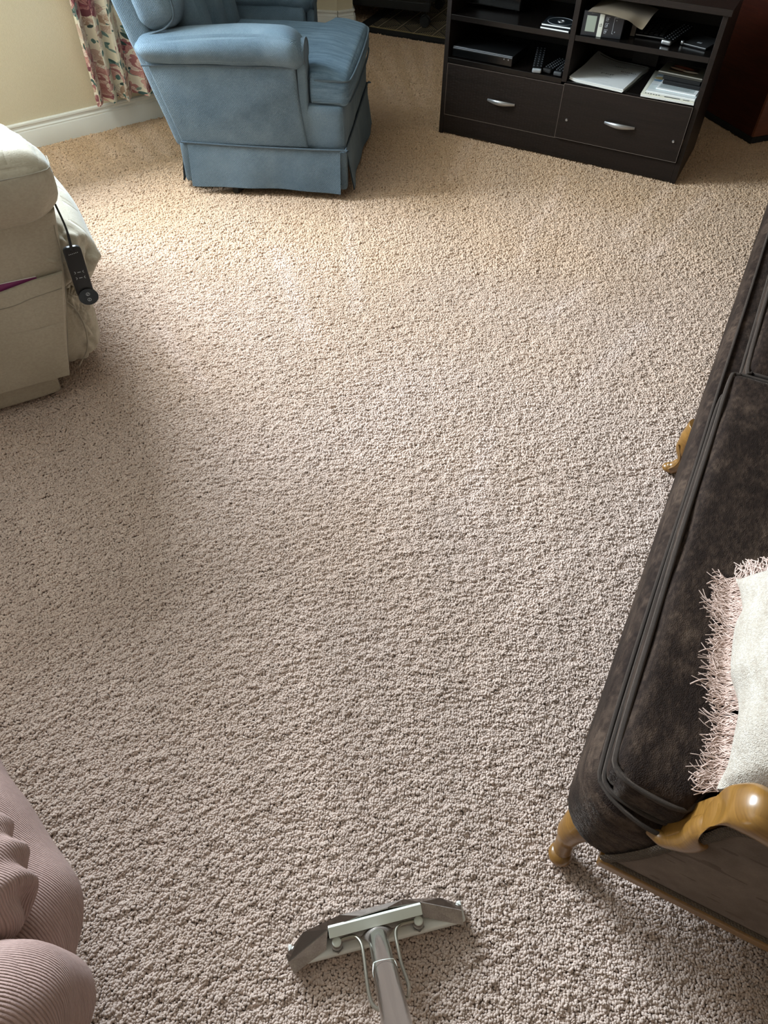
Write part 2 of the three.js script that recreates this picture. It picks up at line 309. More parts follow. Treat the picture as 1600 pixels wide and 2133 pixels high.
wall('left', LEFT.p, P1, { window: FILL_WIN, number: 2, e1: 0.15 });  // its window is an addition for fill light
wall('bay', P1, P2, { window: { ...WIN_BAY, u0: WIN_BAY.u0 + 2.2, u1: WIN_BAY.u1 + 2.2 }, number: 1, e0: 0.15, e1: 0 });
const P3 = [-1.12, 5.69], P4 = [-0.385, 5.605], P5 = [-0.285, 5.66], P6 = [-0.75, 8.66], P7 = [4.24, 6.35], P8 = [0.25, -2.27];
wall('alcove', P2, P3, { e0: 0.05, e1: 0 });
wall('pier', P3, P4, { e0: 0.14, e1: 0 });
wall('pier_end', P4, P5, { e0: 0, e1: 0 });
wall('dining', P5, P6, { e0: 0, e1: 0.14 });
wall('far', P6, P7, {});
const darkenedPaint = std({ name: 'brown wall panelling', color: 0x75634f, roughness: 0.7 });  // brown tone made up for unseen walls, to cut bounce light
wall('right', P7, P8, { paint: darkenedPaint });
wall('behind', P8, LEFT.p, { paint: darkenedPaint });

// ------------------------------------------------------------------ carpet pile: every tuft is a small twisted knot of yarn
{
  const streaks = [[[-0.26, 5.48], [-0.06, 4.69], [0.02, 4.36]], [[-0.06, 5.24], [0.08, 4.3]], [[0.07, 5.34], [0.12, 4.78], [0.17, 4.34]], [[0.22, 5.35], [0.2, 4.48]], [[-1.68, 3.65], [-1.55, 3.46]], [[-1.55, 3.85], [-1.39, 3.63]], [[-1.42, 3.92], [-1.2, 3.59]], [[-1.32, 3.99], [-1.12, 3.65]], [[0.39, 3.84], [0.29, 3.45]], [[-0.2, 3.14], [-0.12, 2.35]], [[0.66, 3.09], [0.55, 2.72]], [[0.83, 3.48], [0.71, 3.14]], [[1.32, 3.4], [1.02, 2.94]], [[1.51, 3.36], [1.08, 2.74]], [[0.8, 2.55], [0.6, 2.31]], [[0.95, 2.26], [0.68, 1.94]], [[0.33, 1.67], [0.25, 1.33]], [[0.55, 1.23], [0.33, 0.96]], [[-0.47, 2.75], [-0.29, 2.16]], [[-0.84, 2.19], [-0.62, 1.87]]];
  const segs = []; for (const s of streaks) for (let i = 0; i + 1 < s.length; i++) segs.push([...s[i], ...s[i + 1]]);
  const inside = (x, f) => f > -0.12 && f < 6.3 && Math.abs(x + 0.02 * f) < 1.0 + 0.52 * f && !(f > 4.4 && x < -0.95);
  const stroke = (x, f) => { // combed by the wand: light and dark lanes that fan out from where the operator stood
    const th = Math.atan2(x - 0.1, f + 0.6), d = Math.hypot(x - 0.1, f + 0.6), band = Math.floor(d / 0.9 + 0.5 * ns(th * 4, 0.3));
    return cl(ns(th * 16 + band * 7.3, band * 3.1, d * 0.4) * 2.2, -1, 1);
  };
  const list = [];
  const S0 = [0.346, 0.446, rad(63.8)], R0 = [-1.065, 1.786, rad(28.3)];
  const under = (x, f) => { // hidden below the sofa or the cream recliner
    let dx = x - S0[0], df = f - S0[1]; if (dx * Math.sin(S0[2]) - df * Math.cos(S0[2]) > 0.16 && dx * Math.cos(S0[2]) + df * Math.sin(S0[2]) > 0.05) return true;
    dx = x - R0[0]; df = f - R0[1]; const u = dx * Math.cos(R0[2]) + df * Math.sin(R0[2]), z = dx * Math.sin(R0[2]) - df * Math.cos(R0[2]); return u < -0.08 && z < -0.1 && z > -0.9;
  };
  const row = (f0, f1, pitch) => {
    for (let f = f0, j = 0; f < f1; f += pitch * 0.866, j++) {
      const half = 1.0 + 0.52 * Math.max(0, f);
      for (let x = -half + (j % 2) * pitch / 2; x < half; x += pitch) if (inside(x, f) && !under(x, f)) list.push(x + rr(-0.42, 0.42) * pitch, f + rr(-0.42, 0.42) * pitch, pitch);
    }
  };
  row(-0.12, 1.5, 0.0046); row(1.5, 2.6, 0.0055); row(2.6, 4.5, 0.0074); row(4.5, 6.3, 0.011);
  const n = list.length / 3;
  let tg = smoothNormals(new THREE.IcosahedronGeometry(1, 1));
  { const p = tg.attributes.position; for (let i = 0; i < p.count; i++) { const v = V(p.getX(i), p.getY(i), p.getZ(i)), k = 1 + 0.5 * ns(v.x * 2.1, v.y * 2.1, v.z * 2.1); p.setXYZ(i, v.x * k, v.y * k, v.z * k); } tg.computeVertexNormals(); }
  const yarn = phys({ name: 'carpet yarn', color: 0xffffff, roughness: 0.95, specularIntensity: 0.3, sheen: 0.5, sheenColor: new THREE.Color(0.85, 0.92, 1.0), sheenRoughness: 0.45 });
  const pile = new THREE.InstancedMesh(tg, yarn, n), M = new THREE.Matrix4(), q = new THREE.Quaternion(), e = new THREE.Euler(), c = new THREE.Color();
  for (let i = 0; i < n; i++) {
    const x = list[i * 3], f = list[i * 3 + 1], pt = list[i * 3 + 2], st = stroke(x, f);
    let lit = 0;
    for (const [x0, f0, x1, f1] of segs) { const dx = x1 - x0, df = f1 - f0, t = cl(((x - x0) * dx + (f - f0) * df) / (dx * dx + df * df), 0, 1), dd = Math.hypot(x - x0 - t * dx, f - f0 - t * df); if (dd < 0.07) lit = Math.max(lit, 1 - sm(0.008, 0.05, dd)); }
    // the pile lies in small tumbled ridges across the direction of the strokes
    const th = Math.atan2(x - 0.1, f + 0.9), d = Math.hypot(x - 0.1, f + 0.9), arc = th * d;
    const wob = 0.012 * ns(x * 9, f * 9, 1.1);
    const ridge = ns(arc * 52, (d + wob) * 98, 2.2) + 0.55 * ns(arc * 105 + 9, d * 170, 4.4) + 0.5 * ns(x * 21, f * 27, 6.6);
    const s = pt * rr(0.6, 0.88);
    e.set(0.5 * st + rr(-0.5, 0.5), rr(0, 6.28), rr(-0.5, 0.5)); q.setFromEuler(e);
    M.compose(V(x, -0.0060 + 0.0046 * ridge + rr(-0.0007, 0.0007), -f), q, V(s * rr(0.95, 1.25), s * rr(0.85, 1.1), s * rr(0.75, 0.95)));
    pile.setMatrixAt(i, M);
    const far = sm(1.0, 4.2, f), k = (0.97 + 0.05 * st + 0.08 * lit) * rr(0.9, 1.08) * (1 + 0.06 * ns(x * 1.3, f * 1.3, 9));  // lanes and streaks: sheen of the leaning pile put into tuft brightness
    const b = mixc([0.585, 0.468, 0.405], [0.56, 0.39, 0.25], cl(far + 0.2 * ns(x * 2.2, f * 2.2, 7) - 0.15 * lit, 0, 1));  // pinkish near, tan far: hue shift of light and sheen put into colour
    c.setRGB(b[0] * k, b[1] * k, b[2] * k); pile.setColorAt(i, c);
  }
  pile.name = 'carpet_pile'; pile.userData.kind = 'stuff'; pile.castShadow = pile.receiveShadow = true;
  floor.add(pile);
}
// ------------------------------------------------------------------ blue swivel armchair (u forward, z towards the camera; near side panel at z = 0)
{
  const ch = thing('armchair', -0.912, 3.277, -4.8, 'blue woven swivel armchair with rolled arms, pleated skirt and loose seat cushion', 'armchair', [0.33, 0, -0.41]);
  const W = 0.82;
  // body under the seat and front rail
  const lean = (v) => { if (v.x < 0.1) v.x -= Math.max(0, v.y - 0.2) * 0.28 * sm(0.1, -0.02, v.x); };
  part('seat_body', soft(-0.02, 0.709, 0.19, 0.385, -W + 0.012, -0.012, 0.03, { n: [18, 8, 18], noise: 0.003, freq: 7, warp: lean }), blue, ch);
  for (const s of [0, 1]) {
    const Z = (z) => s ? -W - z : z, zz = (a, b) => [Math.min(Z(a), Z(b)), Math.max(Z(a), Z(b))];
    const [p0, p1] = zz(-0.115, 0.0), [r0, r1] = zz(-0.122, 0.032), du = s ? -0.085 : 0;
    // side panel leans back; its front edge curves in under the roll
    const pts = [[-0.02, 0.195], [0.545 + du, 0.21], [0.528 + du, 0.33], [0.515 + du, 0.43], [0.51 + du, 0.56], [-0.125, 0.56]];
    const arm = part('arm', slab(pts, p0, p1, 0.012), blue, ch);
    part('arm_roll', soft(-0.150, 0.556 + du, 0.518, 0.648, r0, r1, 0.064, { n: [30, 14, 14], puff: [0.006, 0.008, 0.004], noise: 0.004, freq: 8, warp: (v) => { v.x -= Math.max(0, 0.6 - v.x) * 0.0; v.y -= (0.008 + 0.028 * sm(0.54, 0.63, v.y)) * sm(0.35, -0.16, v.x); v.y -= 0.012 * sm(0.46, 0.55, v.x); } }), blue, arm);
    // flat keyhole front of the arm with its welt
    const zc = (r0 + r1) / 2, fr = [];
    for (let i = 0; i <= 20; i++) { const t = rad(-50 + i * 14); fr.push([zc + 0.052 * Math.cos(t), 0.572 + 0.046 * Math.sin(t)]); }
    const w = Z(-0.012), v2 = Z(-0.105), lower = s ? [[w, 0.21], [v2, 0.21]] : [[v2, 0.21], [w, 0.21]];
    const out = [...fr, ...lower];
    const turn = new THREE.Matrix4().makeBasis(V(0, 0, 1), V(0, 1, 0), V(-1, 0, 0));   // shape x -> z, extrusion -> -x
    const fp = part('front_panel', slab(out, -0.555 - du, -0.515 - du, 0.009, { turn }), blue, arm);
    part('piping', new THREE.TubeGeometry(curve(out.map(([z, y]) => [0.552 + du, y, z])), 90, 0.0042, 6, false), blue, arm);
    // gathered seam under the roll
    part('seam', tube([[-0.13, 0.505, Z(0.004)], [0.1, 0.516, Z(0.005)], [0.3, 0.52, Z(0.004)], [0.5 + du, 0.524, Z(0.002)]], 0.0035, 30, 6), blue, arm);
  }
  // T-shaped seat cushion
  const T = [[0.02, -0.13], [0.545, -0.13], [0.555, -0.035], [0.62, -0.022], [0.70, -0.03], [0.715, -0.06], [0.72, -0.41], [0.715, -0.76], [0.70, -0.79], [0.62, -0.798], [0.555, -0.785], [0.545, -0.69], [0.02, -0.69]];
  const cushion = part('seat_cushion', (() => {
    const inT = (u, z) => u < 0.55 ? [-0.69, -0.13] : [-0.795, -0.025];
    let g = soft(0.02, 0.725, 0.375, 0.495, -0.795, -0.025, 0.03, { n: [44, 12, 44], flat: 0.5, puff: [0.012, 0.0, 0.006], warp: (v) => {
      const k = sm(0.565, 0.535, v.x), zc = -0.41, h = v.z - zc; v.z = zc + h * (1 - k * 0.27);
      const a = cl((v.x - 0.02) / 0.7, 0, 1), b = cl(1 - (h / 0.385) ** 2, 0, 1);
      if (v.y > 0.44) v.y += 0.028 * Math.sqrt(b) * (0.5 + 0.5 * Math.sin(a * Math.PI)) + 0.004 * ns(v.x * 8, v.z * 8);
      v.y -= 0.022 * sm(0.6, 0.74, v.x) * (v.y > 0.43 ? 1 : 0.3);
    } });
    return g;
  })(), chenille, ch);
  const weltPath = (y, o) => [[0.53, y, -0.15], [0.548, y, -0.07], [0.575, y, -0.03 + o], [0.66, y, -0.026 + o], [0.715 + o, y - 0.006, -0.045], [0.731 + o, y - 0.01, -0.12], [0.737 + o, y - 0.01, -0.41], [0.731 + o, y - 0.01, -0.70], [0.715 + o, y - 0.006, -0.775], [0.66, y, -0.794 - o], [0.575, y, -0.79 - o], [0.556, y, -0.76]];
  part('welt', tube(weltPath(0.474, 0.0), 0.0045, 90, 6), blue, cushion);
  part('welt', tube(weltPath(0.392, 0.0), 0.0045, 90, 6), blue, cushion);
  // front cover below the cushion with welted corner seams
  for (const z of [-0.03, -W + 0.03]) part('piping', tube([[0.703, 0.37, z], [0.705, 0.3, z], [0.706, 0.2, z]], 0.004, 12, 6), blue, ch);
  // back: outer shell, three channels, two wings with welts
  const backMat = new THREE.Matrix4().makeTranslation(-0.135, 0.52, 0).multiply(new THREE.Matrix4().makeRotationZ(rad(16)));
  const shell = part('back', soft(-0.02, 0.09, -0.36, 0.50, -W + 0.015, -0.015, 0.03, { n: [8, 20, 20], noise: 0.003, turn: backMat }), blue, ch);
  [[-0.30, -0.12], [-0.51, -0.29], [-0.70, -0.50]].forEach(([a, b]) => part('back_channel', soft(0.07, 0.25, -0.14, 0.47, a, b, 0.07, { n: [14, 22, 14], puff: [0.03, 0.01, 0.0], noise: 0.005, freq: 6, turn: backMat }), blue, ch));
  for (const s of [0, 1]) {
    const z0 = s ? -W + 0.0 : -0.16, z1 = s ? -W + 0.16 : -0.0;
    const wing = part('back_wing', soft(0.05, 0.235, 0.075, 0.49, z0, z1, 0.06, { n: [14, 22, 14], puff: [0.015, 0.01, 0.012], noise: 0.005, freq: 7, turn: backMat }), blue, ch);
    const z = s ? z0 + 0.012 : z1 - 0.012;
    part('welt', new THREE.TubeGeometry(curve([[0.215, 0.47, z], [0.225, 0.3, z], [0.222, 0.13, z], [0.17, 0.08, z], [0.08, 0.072, z]]), 40, 0.004, 6).applyMatrix4(backMat), blue, wing);
  }
  // skirt: four panels that hang free, kick pleats at the corners
  const skirt = (x0, z0, x1, z1, ox, oz, ph) => {
    const g = (th) => sheet((s, t) => {
      const w = 0.007 * Math.sin(s * Math.PI * 2 + ph) * (1 - t) + 0.004 * Math.sin(s * 17 + ph * 3) * (1 - t), y = 0.03 + 0.006 * Math.sin(s * Math.PI) * (1 - t) + t * 0.178, f = (1 - t) * 0.026;
      return V(x0 + (x1 - x0) * s + ox * (f + w + th) + (s < 0.5 ? -1 : 1) * 0.0, y, z0 + (z1 - z0) * s + oz * (f + w + th));
    }, 30, 12, Math.hypot(x1 - x0, z1 - z0), 0.18);
    const a = g(0.005), b = g(0); const ia = b.index.array; for (let i = 0; i < ia.length; i += 3) { const k = ia[i + 1]; ia[i + 1] = ia[i + 2]; ia[i + 2] = k; } b.computeVertexNormals();
    const hem = new THREE.TubeGeometry(new THREE.CatmullRomCurve3(Array.from({ length: 16 }, (_, i) => { const s = i / 15, p = g(0.0025).attributes.position, k = Math.round(s * 30); return V(p.getX(k), p.getY(k), p.getZ(k)); })), 40, 0.0032, 6);
    return join([a, b, hem]);
  };
  part('skirt_panel', skirt(0.004, -0.002, 0.688, -0.002, 0, 1, 0.4), blue, ch);
  part('skirt_panel', skirt(0.688, -W + 0.002, 0.004, -W + 0.002, 0, -1, 1.4), blue, ch);
  part('skirt_panel', skirt(0.706, -0.03, 0.706, -W + 0.03, 1, 0, 2.4), blue, ch);
  part('skirt_panel', skirt(-0.022, -W + 0.02, -0.022, -0.02, -1, 0, 3.4), blue, ch);
  for (const [x, z] of [[0.69, -0.025], [0.69, -W + 0.025], [-0.005, -0.02], [-0.005, -W + 0.02]]) part('kick_pleat', soft(x - 0.03, x + 0.024, 0.034, 0.205, z - 0.03, z + 0.022, 0.012, { n: [6, 10, 6] }), blue, ch);
  part('skirt_piping', tube([[-0.024, 0.209, 0.004], [0.33, 0.207, 0.006], [0.695, 0.212, 0.003], [0.712, 0.212, -0.02], [0.714, 0.21, -0.41], [0.712, 0.21, -W + 0.02], [0.695, 0.21, -W], [0.33, 0.207, -W - 0.004], [-0.02, 0.209, -W]], 0.0042, 140, 6), blue, ch);
  // swivel base
  const base = part('swivel_base', join([cyl(0.05, 0.06, 0.14).translate(0.33, 0.11, -0.41), cyl(0.09, 0.11, 0.03).translate(0.33, 0.04, -0.41)].map((g) => boxUV(g))), blackMatte, ch);
  for (const [x, z] of [[0.198, 0.022], [0.60, -0.12], [0.06, -0.70], [0.5, -0.78]]) {
    const dx = x - 0.33, dz = z + 0.41, l = Math.hypot(dx, dz), g = rbox(0, l, 0.002, 0.03, -0.015, 0.015, 0.004); g.rotateY(Math.atan2(-dz, dx)); g.translate(0.33, 0, -0.41);
    part('base_arm', g, blackMatte, ch);
  }
}

// ------------------------------------------------------------------ television stand (u to the right along its front, z towards the room)
const TV = [0.245, 3.981, -26.25], DEPTH = 0.47;
{
  const tv = thing('media_cabinet', ...TV, 'long espresso media cabinet with open shelves above two drawers with silver handles', 'cabinet', [0.62, 0, -DEPTH / 2]);
  part('side_panel', rbox(0, 0.022, 0, 0.684, -DEPTH, 0, 0.0012), espresso, tv);
  part('side_panel', rbox(1.219, 1.241, 0, 0.684, -DEPTH, 0, 0.0012), espresso, tv);
  part('top_panel', rbox(-0.012, 1.253, 0.684, 0.708, -DEPTH - 0.01, 0.014, 0.002), espresso, tv);
  part('divider', rbox(0.604, 0.628, 0.34, 0.684, -DEPTH, 0, 0.0012), espresso, tv);
  part('shelf', rbox(0.0225, 0.6035, 0.509, 0.531, -DEPTH + 0.01, -0.002, 0.0012), shelfGloss, tv);
  part('shelf', rbox(0.6285, 1.2185, 0.509, 0.531, -DEPTH + 0.01, -0.002, 0.0012), shelfGloss, tv);
  part('shelf', rbox(0.0225, 0.6035, 0.330, 0.352, -DEPTH + 0.01, -0.001, 0.0012), shelfGloss, tv);
  part('shelf', rbox(0.6285, 1.2185, 0.322, 0.344, -DEPTH + 0.01, -0.004, 0.0012), shelfGloss, tv);
  part('back_panel', rbox(0.02, 1.221, 0.03, 0.684, -DEPTH - 0.004, -DEPTH + 0.004, 0.001), espresso, tv);
  part('kick_plate', rbox(0.0225, 1.2185, 0.006, 0.092, -0.02, -0.002, 0.001), espresso, tv);
  const handle = (u, y, z) => {
    const n = 24, pos = (t) => V(u - 0.071 + 0.142 * t, y + 0.004 * Math.cos((t - 0.5) * Math.PI) - 0.006, z + 0.002 + 0.026 * Math.sin(t * Math.PI));
    return sheetTube(pos, n, (t) => [0.0035 + 0.0035 * Math.sin(t * Math.PI), 0.0055 + 0.006 * Math.sin(t * Math.PI)]);
  };
  const drawer = (u0, u1, y0, y1, zf, screws) => {
    const d = part('drawer', rbox(u0, u1, y0, y1, zf - 0.018, zf, 0.001), espresso, tv);
    part('edge_strip', join([rbox(u0, u1, y0 - 0.0012, y0 + 0.0008, zf - 0.002, zf + 0.0006, 0.0003, 1), rbox(u0 - 0.0006, u0 + 0.001, y0, y1, zf - 0.002, zf + 0.0006, 0.0003, 1), rbox(u1 - 0.001, u1 + 0.0006, y0, y1, zf - 0.002, zf + 0.0006, 0.0003, 1), rbox(u0, u1, y1 - 0.0005, y1 + 0.0008, zf - 0.002, zf + 0.0004, 0.0003, 1)]), espressoEdge, d);
    part('handle', handle((u0 + u1) / 2 - 0.0, (y0 + y1) / 2 - 0.003, zf), silver, d);
    for (const [x, y] of screws) part('screw_cap', boxUV(cyl(0.005, 0.0062, 0.004, 16).rotateX(Math.PI / 2).translate(x, y, zf + 0.002)), silver, d);
    return d;
  };
  drawer(0.0235, 0.6225, 0.0935, 0.3265, -0.001, []);
  drawer(0.6235, 1.2165, 0.1005, 0.338, 0.012, [[0.667, 0.187], [1.178, 0.188]]);
}
function sheetTube(pos, n, rad2) { // elliptical section (thickness, height) swept along x
  const P = [], idx = [], m = 12;
  for (let i = 0; i <= n; i++) { const t = i / n, c = pos(t), [a, b] = rad2(t), d = pos(Math.min(1, t + 0.02)).sub(pos(Math.max(0, t - 0.02))).normalize(), N = V(0, 0, 1).addScaledVector(d, -d.z).normalize(), B = V(0, 1, 0); for (let j = 0; j < m; j++) { const th = j / m * 6.28318, q = c.clone().addScaledVector(N, Math.cos(th) * a).addScaledVector(B, Math.sin(th) * b); P.push(q.x, q.y, q.z); } }
  for (let i = 0; i < n; i++) for (let j = 0; j < m; j++) { const a = i * m + j, b = i * m + (j + 1) % m; idx.push(a, a + m, b, b, a + m, b + m); }
  const g = new THREE.BufferGeometry(); g.setAttribute('position', new THREE.Float32BufferAttribute(P, 3)); g.setIndex(idx); g.computeVertexNormals(); return boxUV(g);
}
// place a small thing in the cabinet's frame: local origin at (u, y, z), turned by t degrees
function onStand(name, u, y, z, t, label, category, group) {
  const a = rad(TV[2]), o = new THREE.Group(); o.name = numbered(name);
  o.position.set(TV[0] + u * Math.cos(a) + z * Math.sin(a), y, -(TV[1] + u * Math.sin(a) - z * Math.cos(a)));
  o.rotation.y = a + rad(t); scene.add(o);
  return tag(o, label, category, group);
}
// flat printed top: geometry with uv 0..1 across x (0..w) and z
const topUV = (g, x0, x1, z0, z1) => { const p = g.attributes.position, uv = g.attributes.uv; for (let i = 0; i < p.count; i++) uv.setXY(i, (p.getX(i) - x0) / (x1 - x0), 1 - (p.getZ(i) - z0) / (z1 - z0)); return g; };
const frontUV = (g, x0, x1, y0, y1) => { const p = g.attributes.position, uv = g.attributes.uv; for (let i = 0; i < p.count; i++) uv.setXY(i, (p.getX(i) - x0) / (x1 - x0), (p.getY(i) - y0) / (y1 - y0)); return g; };

// --- the things in the cabinet
{
  // two clear disc cases, one on the other
  const clear = phys({ name: 'clear case plastic', color: 0x20262a, roughness: 0.12, specularIntensity: 1 });
  const spine = std({ name: 'white paper spine', color: 0xeef2f2, roughness: 0.6 });
  const caseAt = (y, u, z, t, label) => {
    const c = onStand('disc_case', u, y, z, t, label, 'disc case', 'disc cases on the upper shelf');
    part('case', rbox(0, 0.138, 0, 0.0105, -0.124, 0, 0.001), clear, c);
    part('spine', rbox(0.002, 0.134, 0.0035, 0.0085, -0.001, 0.0006, 0.0003, 1), spine, c);
    return c;
  };
  caseAt(0.531, 0.460, -0.006, -1, 'lower clear disc case with white spine, resting on the shelf');
  const top = caseAt(0.542, 0.462, -0.012, 2, 'upper clear disc case with a black tray, lying on the other case');
  part('disc_hub', boxUV(new THREE.TorusGeometry(0.014, 0.003, 8, 24).rotateX(Math.PI / 2).translate(0.075, 0.0108, -0.062)), silver, top);
  part('disc_rim', boxUV(new THREE.TorusGeometry(0.058, 0.0009, 6, 48).rotateX(Math.PI / 2).translate(0.072, 0.0107, -0.062)), greyPlastic, top);
  // black receiver on the upper left shelf
  const amp = onStand('receiver_box', 0.025, 0.531, -0.175, 0, 'black receiver box at the back of the upper left shelf', 'receiver');
  part('body', rbox(0, 0.275, 0.008, 0.066, -0.2, 0, 0.004), black, amp);
  part('front_panel', rbox(0.004, 0.271, 0.014, 0.06, -0.002, 0.002, 0.001), blackGloss, amp);
  for (const x of [0.02, 0.25]) part('foot', boxUV(cyl(0.008, 0.008, 0.009, 12).translate(x, 0.0045, -0.03)), blackMatte, amp);
  // slim disc player
  const dvd = onStand('disc_player', 0.036, 0.352, -0.022, -1, 'slim black disc player with a silver top edge on the lower left shelf', 'disc player');
  part('body', rbox(0, 0.31, 0.006, 0.044, -0.22, -0.003, 0.002), black, dvd);
  part('front_panel', rbox(0, 0.31, 0.004, 0.036, -0.004, 0.002, 0.001), blackGloss, dvd);
  part('silver_edge', join([rbox(0.001, 0.309, 0.0375, 0.0405, -0.006, 0.0025, 0.0008), rbox(0.001, 0.309, 0.0425, 0.0455, -0.01, 0.0005, 0.0008)]), std({ name: 'dark silver edge', color: 0x8a9096, roughness: 0.35, metalness: 0.6 }), dvd);
  for (const x of [0.27, 0.292]) part('button', boxUV(cyl(0.003, 0.003, 0.003, 10).rotateX(Math.PI / 2).translate(x, 0.031, 0.003)), silver, dvd);
  // remote controls
  const remote = (u, y, z, t, tilt, L, w, mat, endMat, cols, rows, label, group) => {
    const r = onStand('remote_control', u, y, z, t, label, 'remote control', group);
    r.rotation.order = 'YXZ'; r.rotation.x = rad(tilt);
    part('body', soft(-w / 2, w / 2, 0, 0.018, -L, 0, 0.008, { n: [10, 6, 18] }), mat, r);
    part('end_cap', soft(-w / 2 + 0.001, w / 2 - 0.001, 0.001, 0.019, -0.012, 0.003, 0.006, { n: [10, 6, 6] }), endMat, r);
    const b = []; for (let i = 0; i < rows; i++) for (let j = 0; j < cols; j++) part('button', rbox(-w * 0.38 + j * w * 0.76 / (cols - 1) - 0.0036, -w * 0.38 + j * w * 0.76 / (cols - 1) + 0.0036, 0.0165, 0.0205, -L + 0.02 + i * (L - 0.05) / (rows - 1) - 0.003, -L + 0.02 + i * (L - 0.05) / (rows - 1) + 0.003, 0.0015, 1), keyGrey, r);
    return r;
  };
  remote(0.478, 0.354, 0.0, 14, 12, 0.2, 0.045, black, greyPlastic, 3, 9, 'black remote with a grey rounded end, left of the three on the lower shelf', 'remotes on the lower left shelf');
  remote(0.519, 0.354, -0.024, -8, 0, 0.19, 0.045, black, blackMatte, 3, 8, 'black remote lying between two others on the lower left shelf', 'remotes on the lower left shelf');
  remote(0.576, 0.354, -0.012, -3, 0, 0.17, 0.042, black, keyGrey, 3, 7, 'black remote nearest to the divider on the lower left shelf', 'remotes on the lower left shelf');
  remote(1.016, 0.533, -0.058, -12, 3, 0.24, 0.046, black, silver, 3, 10, 'black remote with a silver end lying on the upper right shelf');
  // small black device with a display
  const dev = onStand('control_panel', 0.646, 0.531, -0.014, 8, 'black control panel box with a grey display and a white stripe', 'control panel');
  part('body', rbox(0, 0.178, 0, 0.094, -0.09, -0.001, 0.003), black, dev);
  part('face', rbox(0.001, 0.177, 0.001, 0.093, -0.002, 0.001, 0.001), std({ name: 'charcoal face', color: 0x24272b, roughness: 0.35 }), dev);
  part('display', rbox(0.017, 0.060, 0.017, 0.077, 0, 0.0016, 0.0005), std({ name: 'grey display', color: 0x98a294, roughness: 0.3 }), dev);
  const stripe = part('stripe', rbox(0.071, 0.0915, 0.001, 0.093, 0, 0.0018, 0.0005), std({ name: 'white stripe', color: 0xd5d7c9, roughness: 0.5 }), dev);
  const icon = std({ name: 'printed icon white', color: 0xbfc6cc, roughness: 0.5 }), ink = std({ name: 'printed ink', color: 0x2a2c2c, roughness: 0.6 });
  const ring = (x, y, s, z, open) => join([rbox(x - s, x - s + 0.0011, y - s, y + s, z, z + 0.0006, 0.0002, 1), ...(open ? [] : [rbox(x + s - 0.0011, x + s, y - s, y + s, z, z + 0.0006, 0.0002, 1)]), rbox(x - s, x + s, y + s - 0.0011, y + s, z, z + 0.0006, 0.0002, 1), rbox(x - s, x + s * (open ? 0.3 : 1), y - s, y - s + 0.0011, z, z + 0.0006, 0.0002, 1)]);
  part('symbol', join([ring(0.0812, 0.045, 0.005, 0.0016), rbox(0.0822, 0.0836, 0.047, 0.054, 0.0016, 0.0023, 0.0002, 1), rbox(0.080, 0.0832, 0.0435, 0.0455, 0.0016, 0.0023, 0.0002, 1)]), ink, stripe);
  [[0.108, 0.071, 0], [0.108, 0.048, 1], [0.108, 0.024, 2]].forEach(([x, y, k]) => {
    const b = part('touch_key', ring(x, y, 0.0075, 0.0008, true), icon, dev);
    part('icon', k === 1 ? join([rbox(x - 0.001, x + 0.002, y - 0.004, y + 0.004, 0.0008, 0.0016, 0.0005, 1), rbox(x - 0.0022, x + 0.003, y - 0.004, y - 0.001, 0.0008, 0.0016, 0.0005, 1)]) : boxUV(new THREE.TorusGeometry(0.0028, 0.0009, 6, 16).translate(x, y, 0.0012)), icon, b);
  });
  part('scale_bracket', join([rbox(0.135, 0.1362, 0.018, 0.079, 0.0008, 0.0016, 0.0002, 1), rbox(0.135, 0.150, 0.078, 0.0792, 0.0008, 0.0016, 0.0002, 1), rbox(0.135, 0.141, 0.018, 0.0192, 0.0008, 0.0016, 0.0002, 1)]), icon, dev);
  for (const [y, s] of [[0.070, 1], [0.025, -1]]) part('arrow', boxUV(new THREE.ConeGeometry(0.003, 0.0045, 3).scale(1, s, 0.2).translate(0.146, y, 0.0014)), icon, dev);
  // brown envelope over the device
  const env = onStand('paper_envelope', 0.66, 0.628, 0.02, -2, 'brown paper envelope lying across the control panel box, its corner drooping', 'envelope');
  part('envelope', sheet((s, t) => V(0.012 + s * 0.255, 0.006 + 0.004 * Math.sin(s * 5) - 0.02 * sm(0.7, 1, s) * sm(0.3, 1, t) + 0.012 * (1 - t) * Math.sin(s * 3.1), -0.2 + t * (0.215 - 0.0 * s) + 0.03 * s * t), 24, 14, 0.26, 0.2), std({ name: 'brown kraft paper', map: tex(256, 0.3, (x, y) => mixc(hex(0x75695a), hex(0x94866f), pn(x, y, 6, 6, 120)), true), roughness: 0.8, side: THREE.DoubleSide }), env);
  part('inner_sheet', sheet((s, t) => V(0.03 + s * 0.16, 0.001 + 0.003 * Math.sin(s * 5), -0.18 + t * 0.19), 16, 6, 0.2, 0.2), std({ name: 'grey paper', color: 0xa8a49a, roughness: 0.8, side: THREE.DoubleSide }), env);
  // keyboard
  const kb = onStand('keyboard', 0.868, 0.531, -0.118, 1, 'small black keyboard with a thin silver front edge behind the remote', 'keyboard');
  part('body', rbox(0, 0.128, 0.002, 0.012, -0.25, 0, 0.003), black, kb);
  part('front_edge', rbox(0.002, 0.126, 0.007, 0.010, -0.002, 0.001, 0.0006), silver, kb);
  for (let i = 0; i < 9; i++) for (let j = 0; j < 5; j++) part('key', rbox(0.010 + j * 0.023, 0.027 + j * 0.023, 0.011, 0.0145, -0.235 + i * 0.025, -0.218 + i * 0.025, 0.001, 1), blackMatte, kb);
  const strip = onStand('paper_strip', 0.848, 0.531, -0.10, 8, 'bent grey paper strip under the envelope beside the keyboard', 'paper strip');
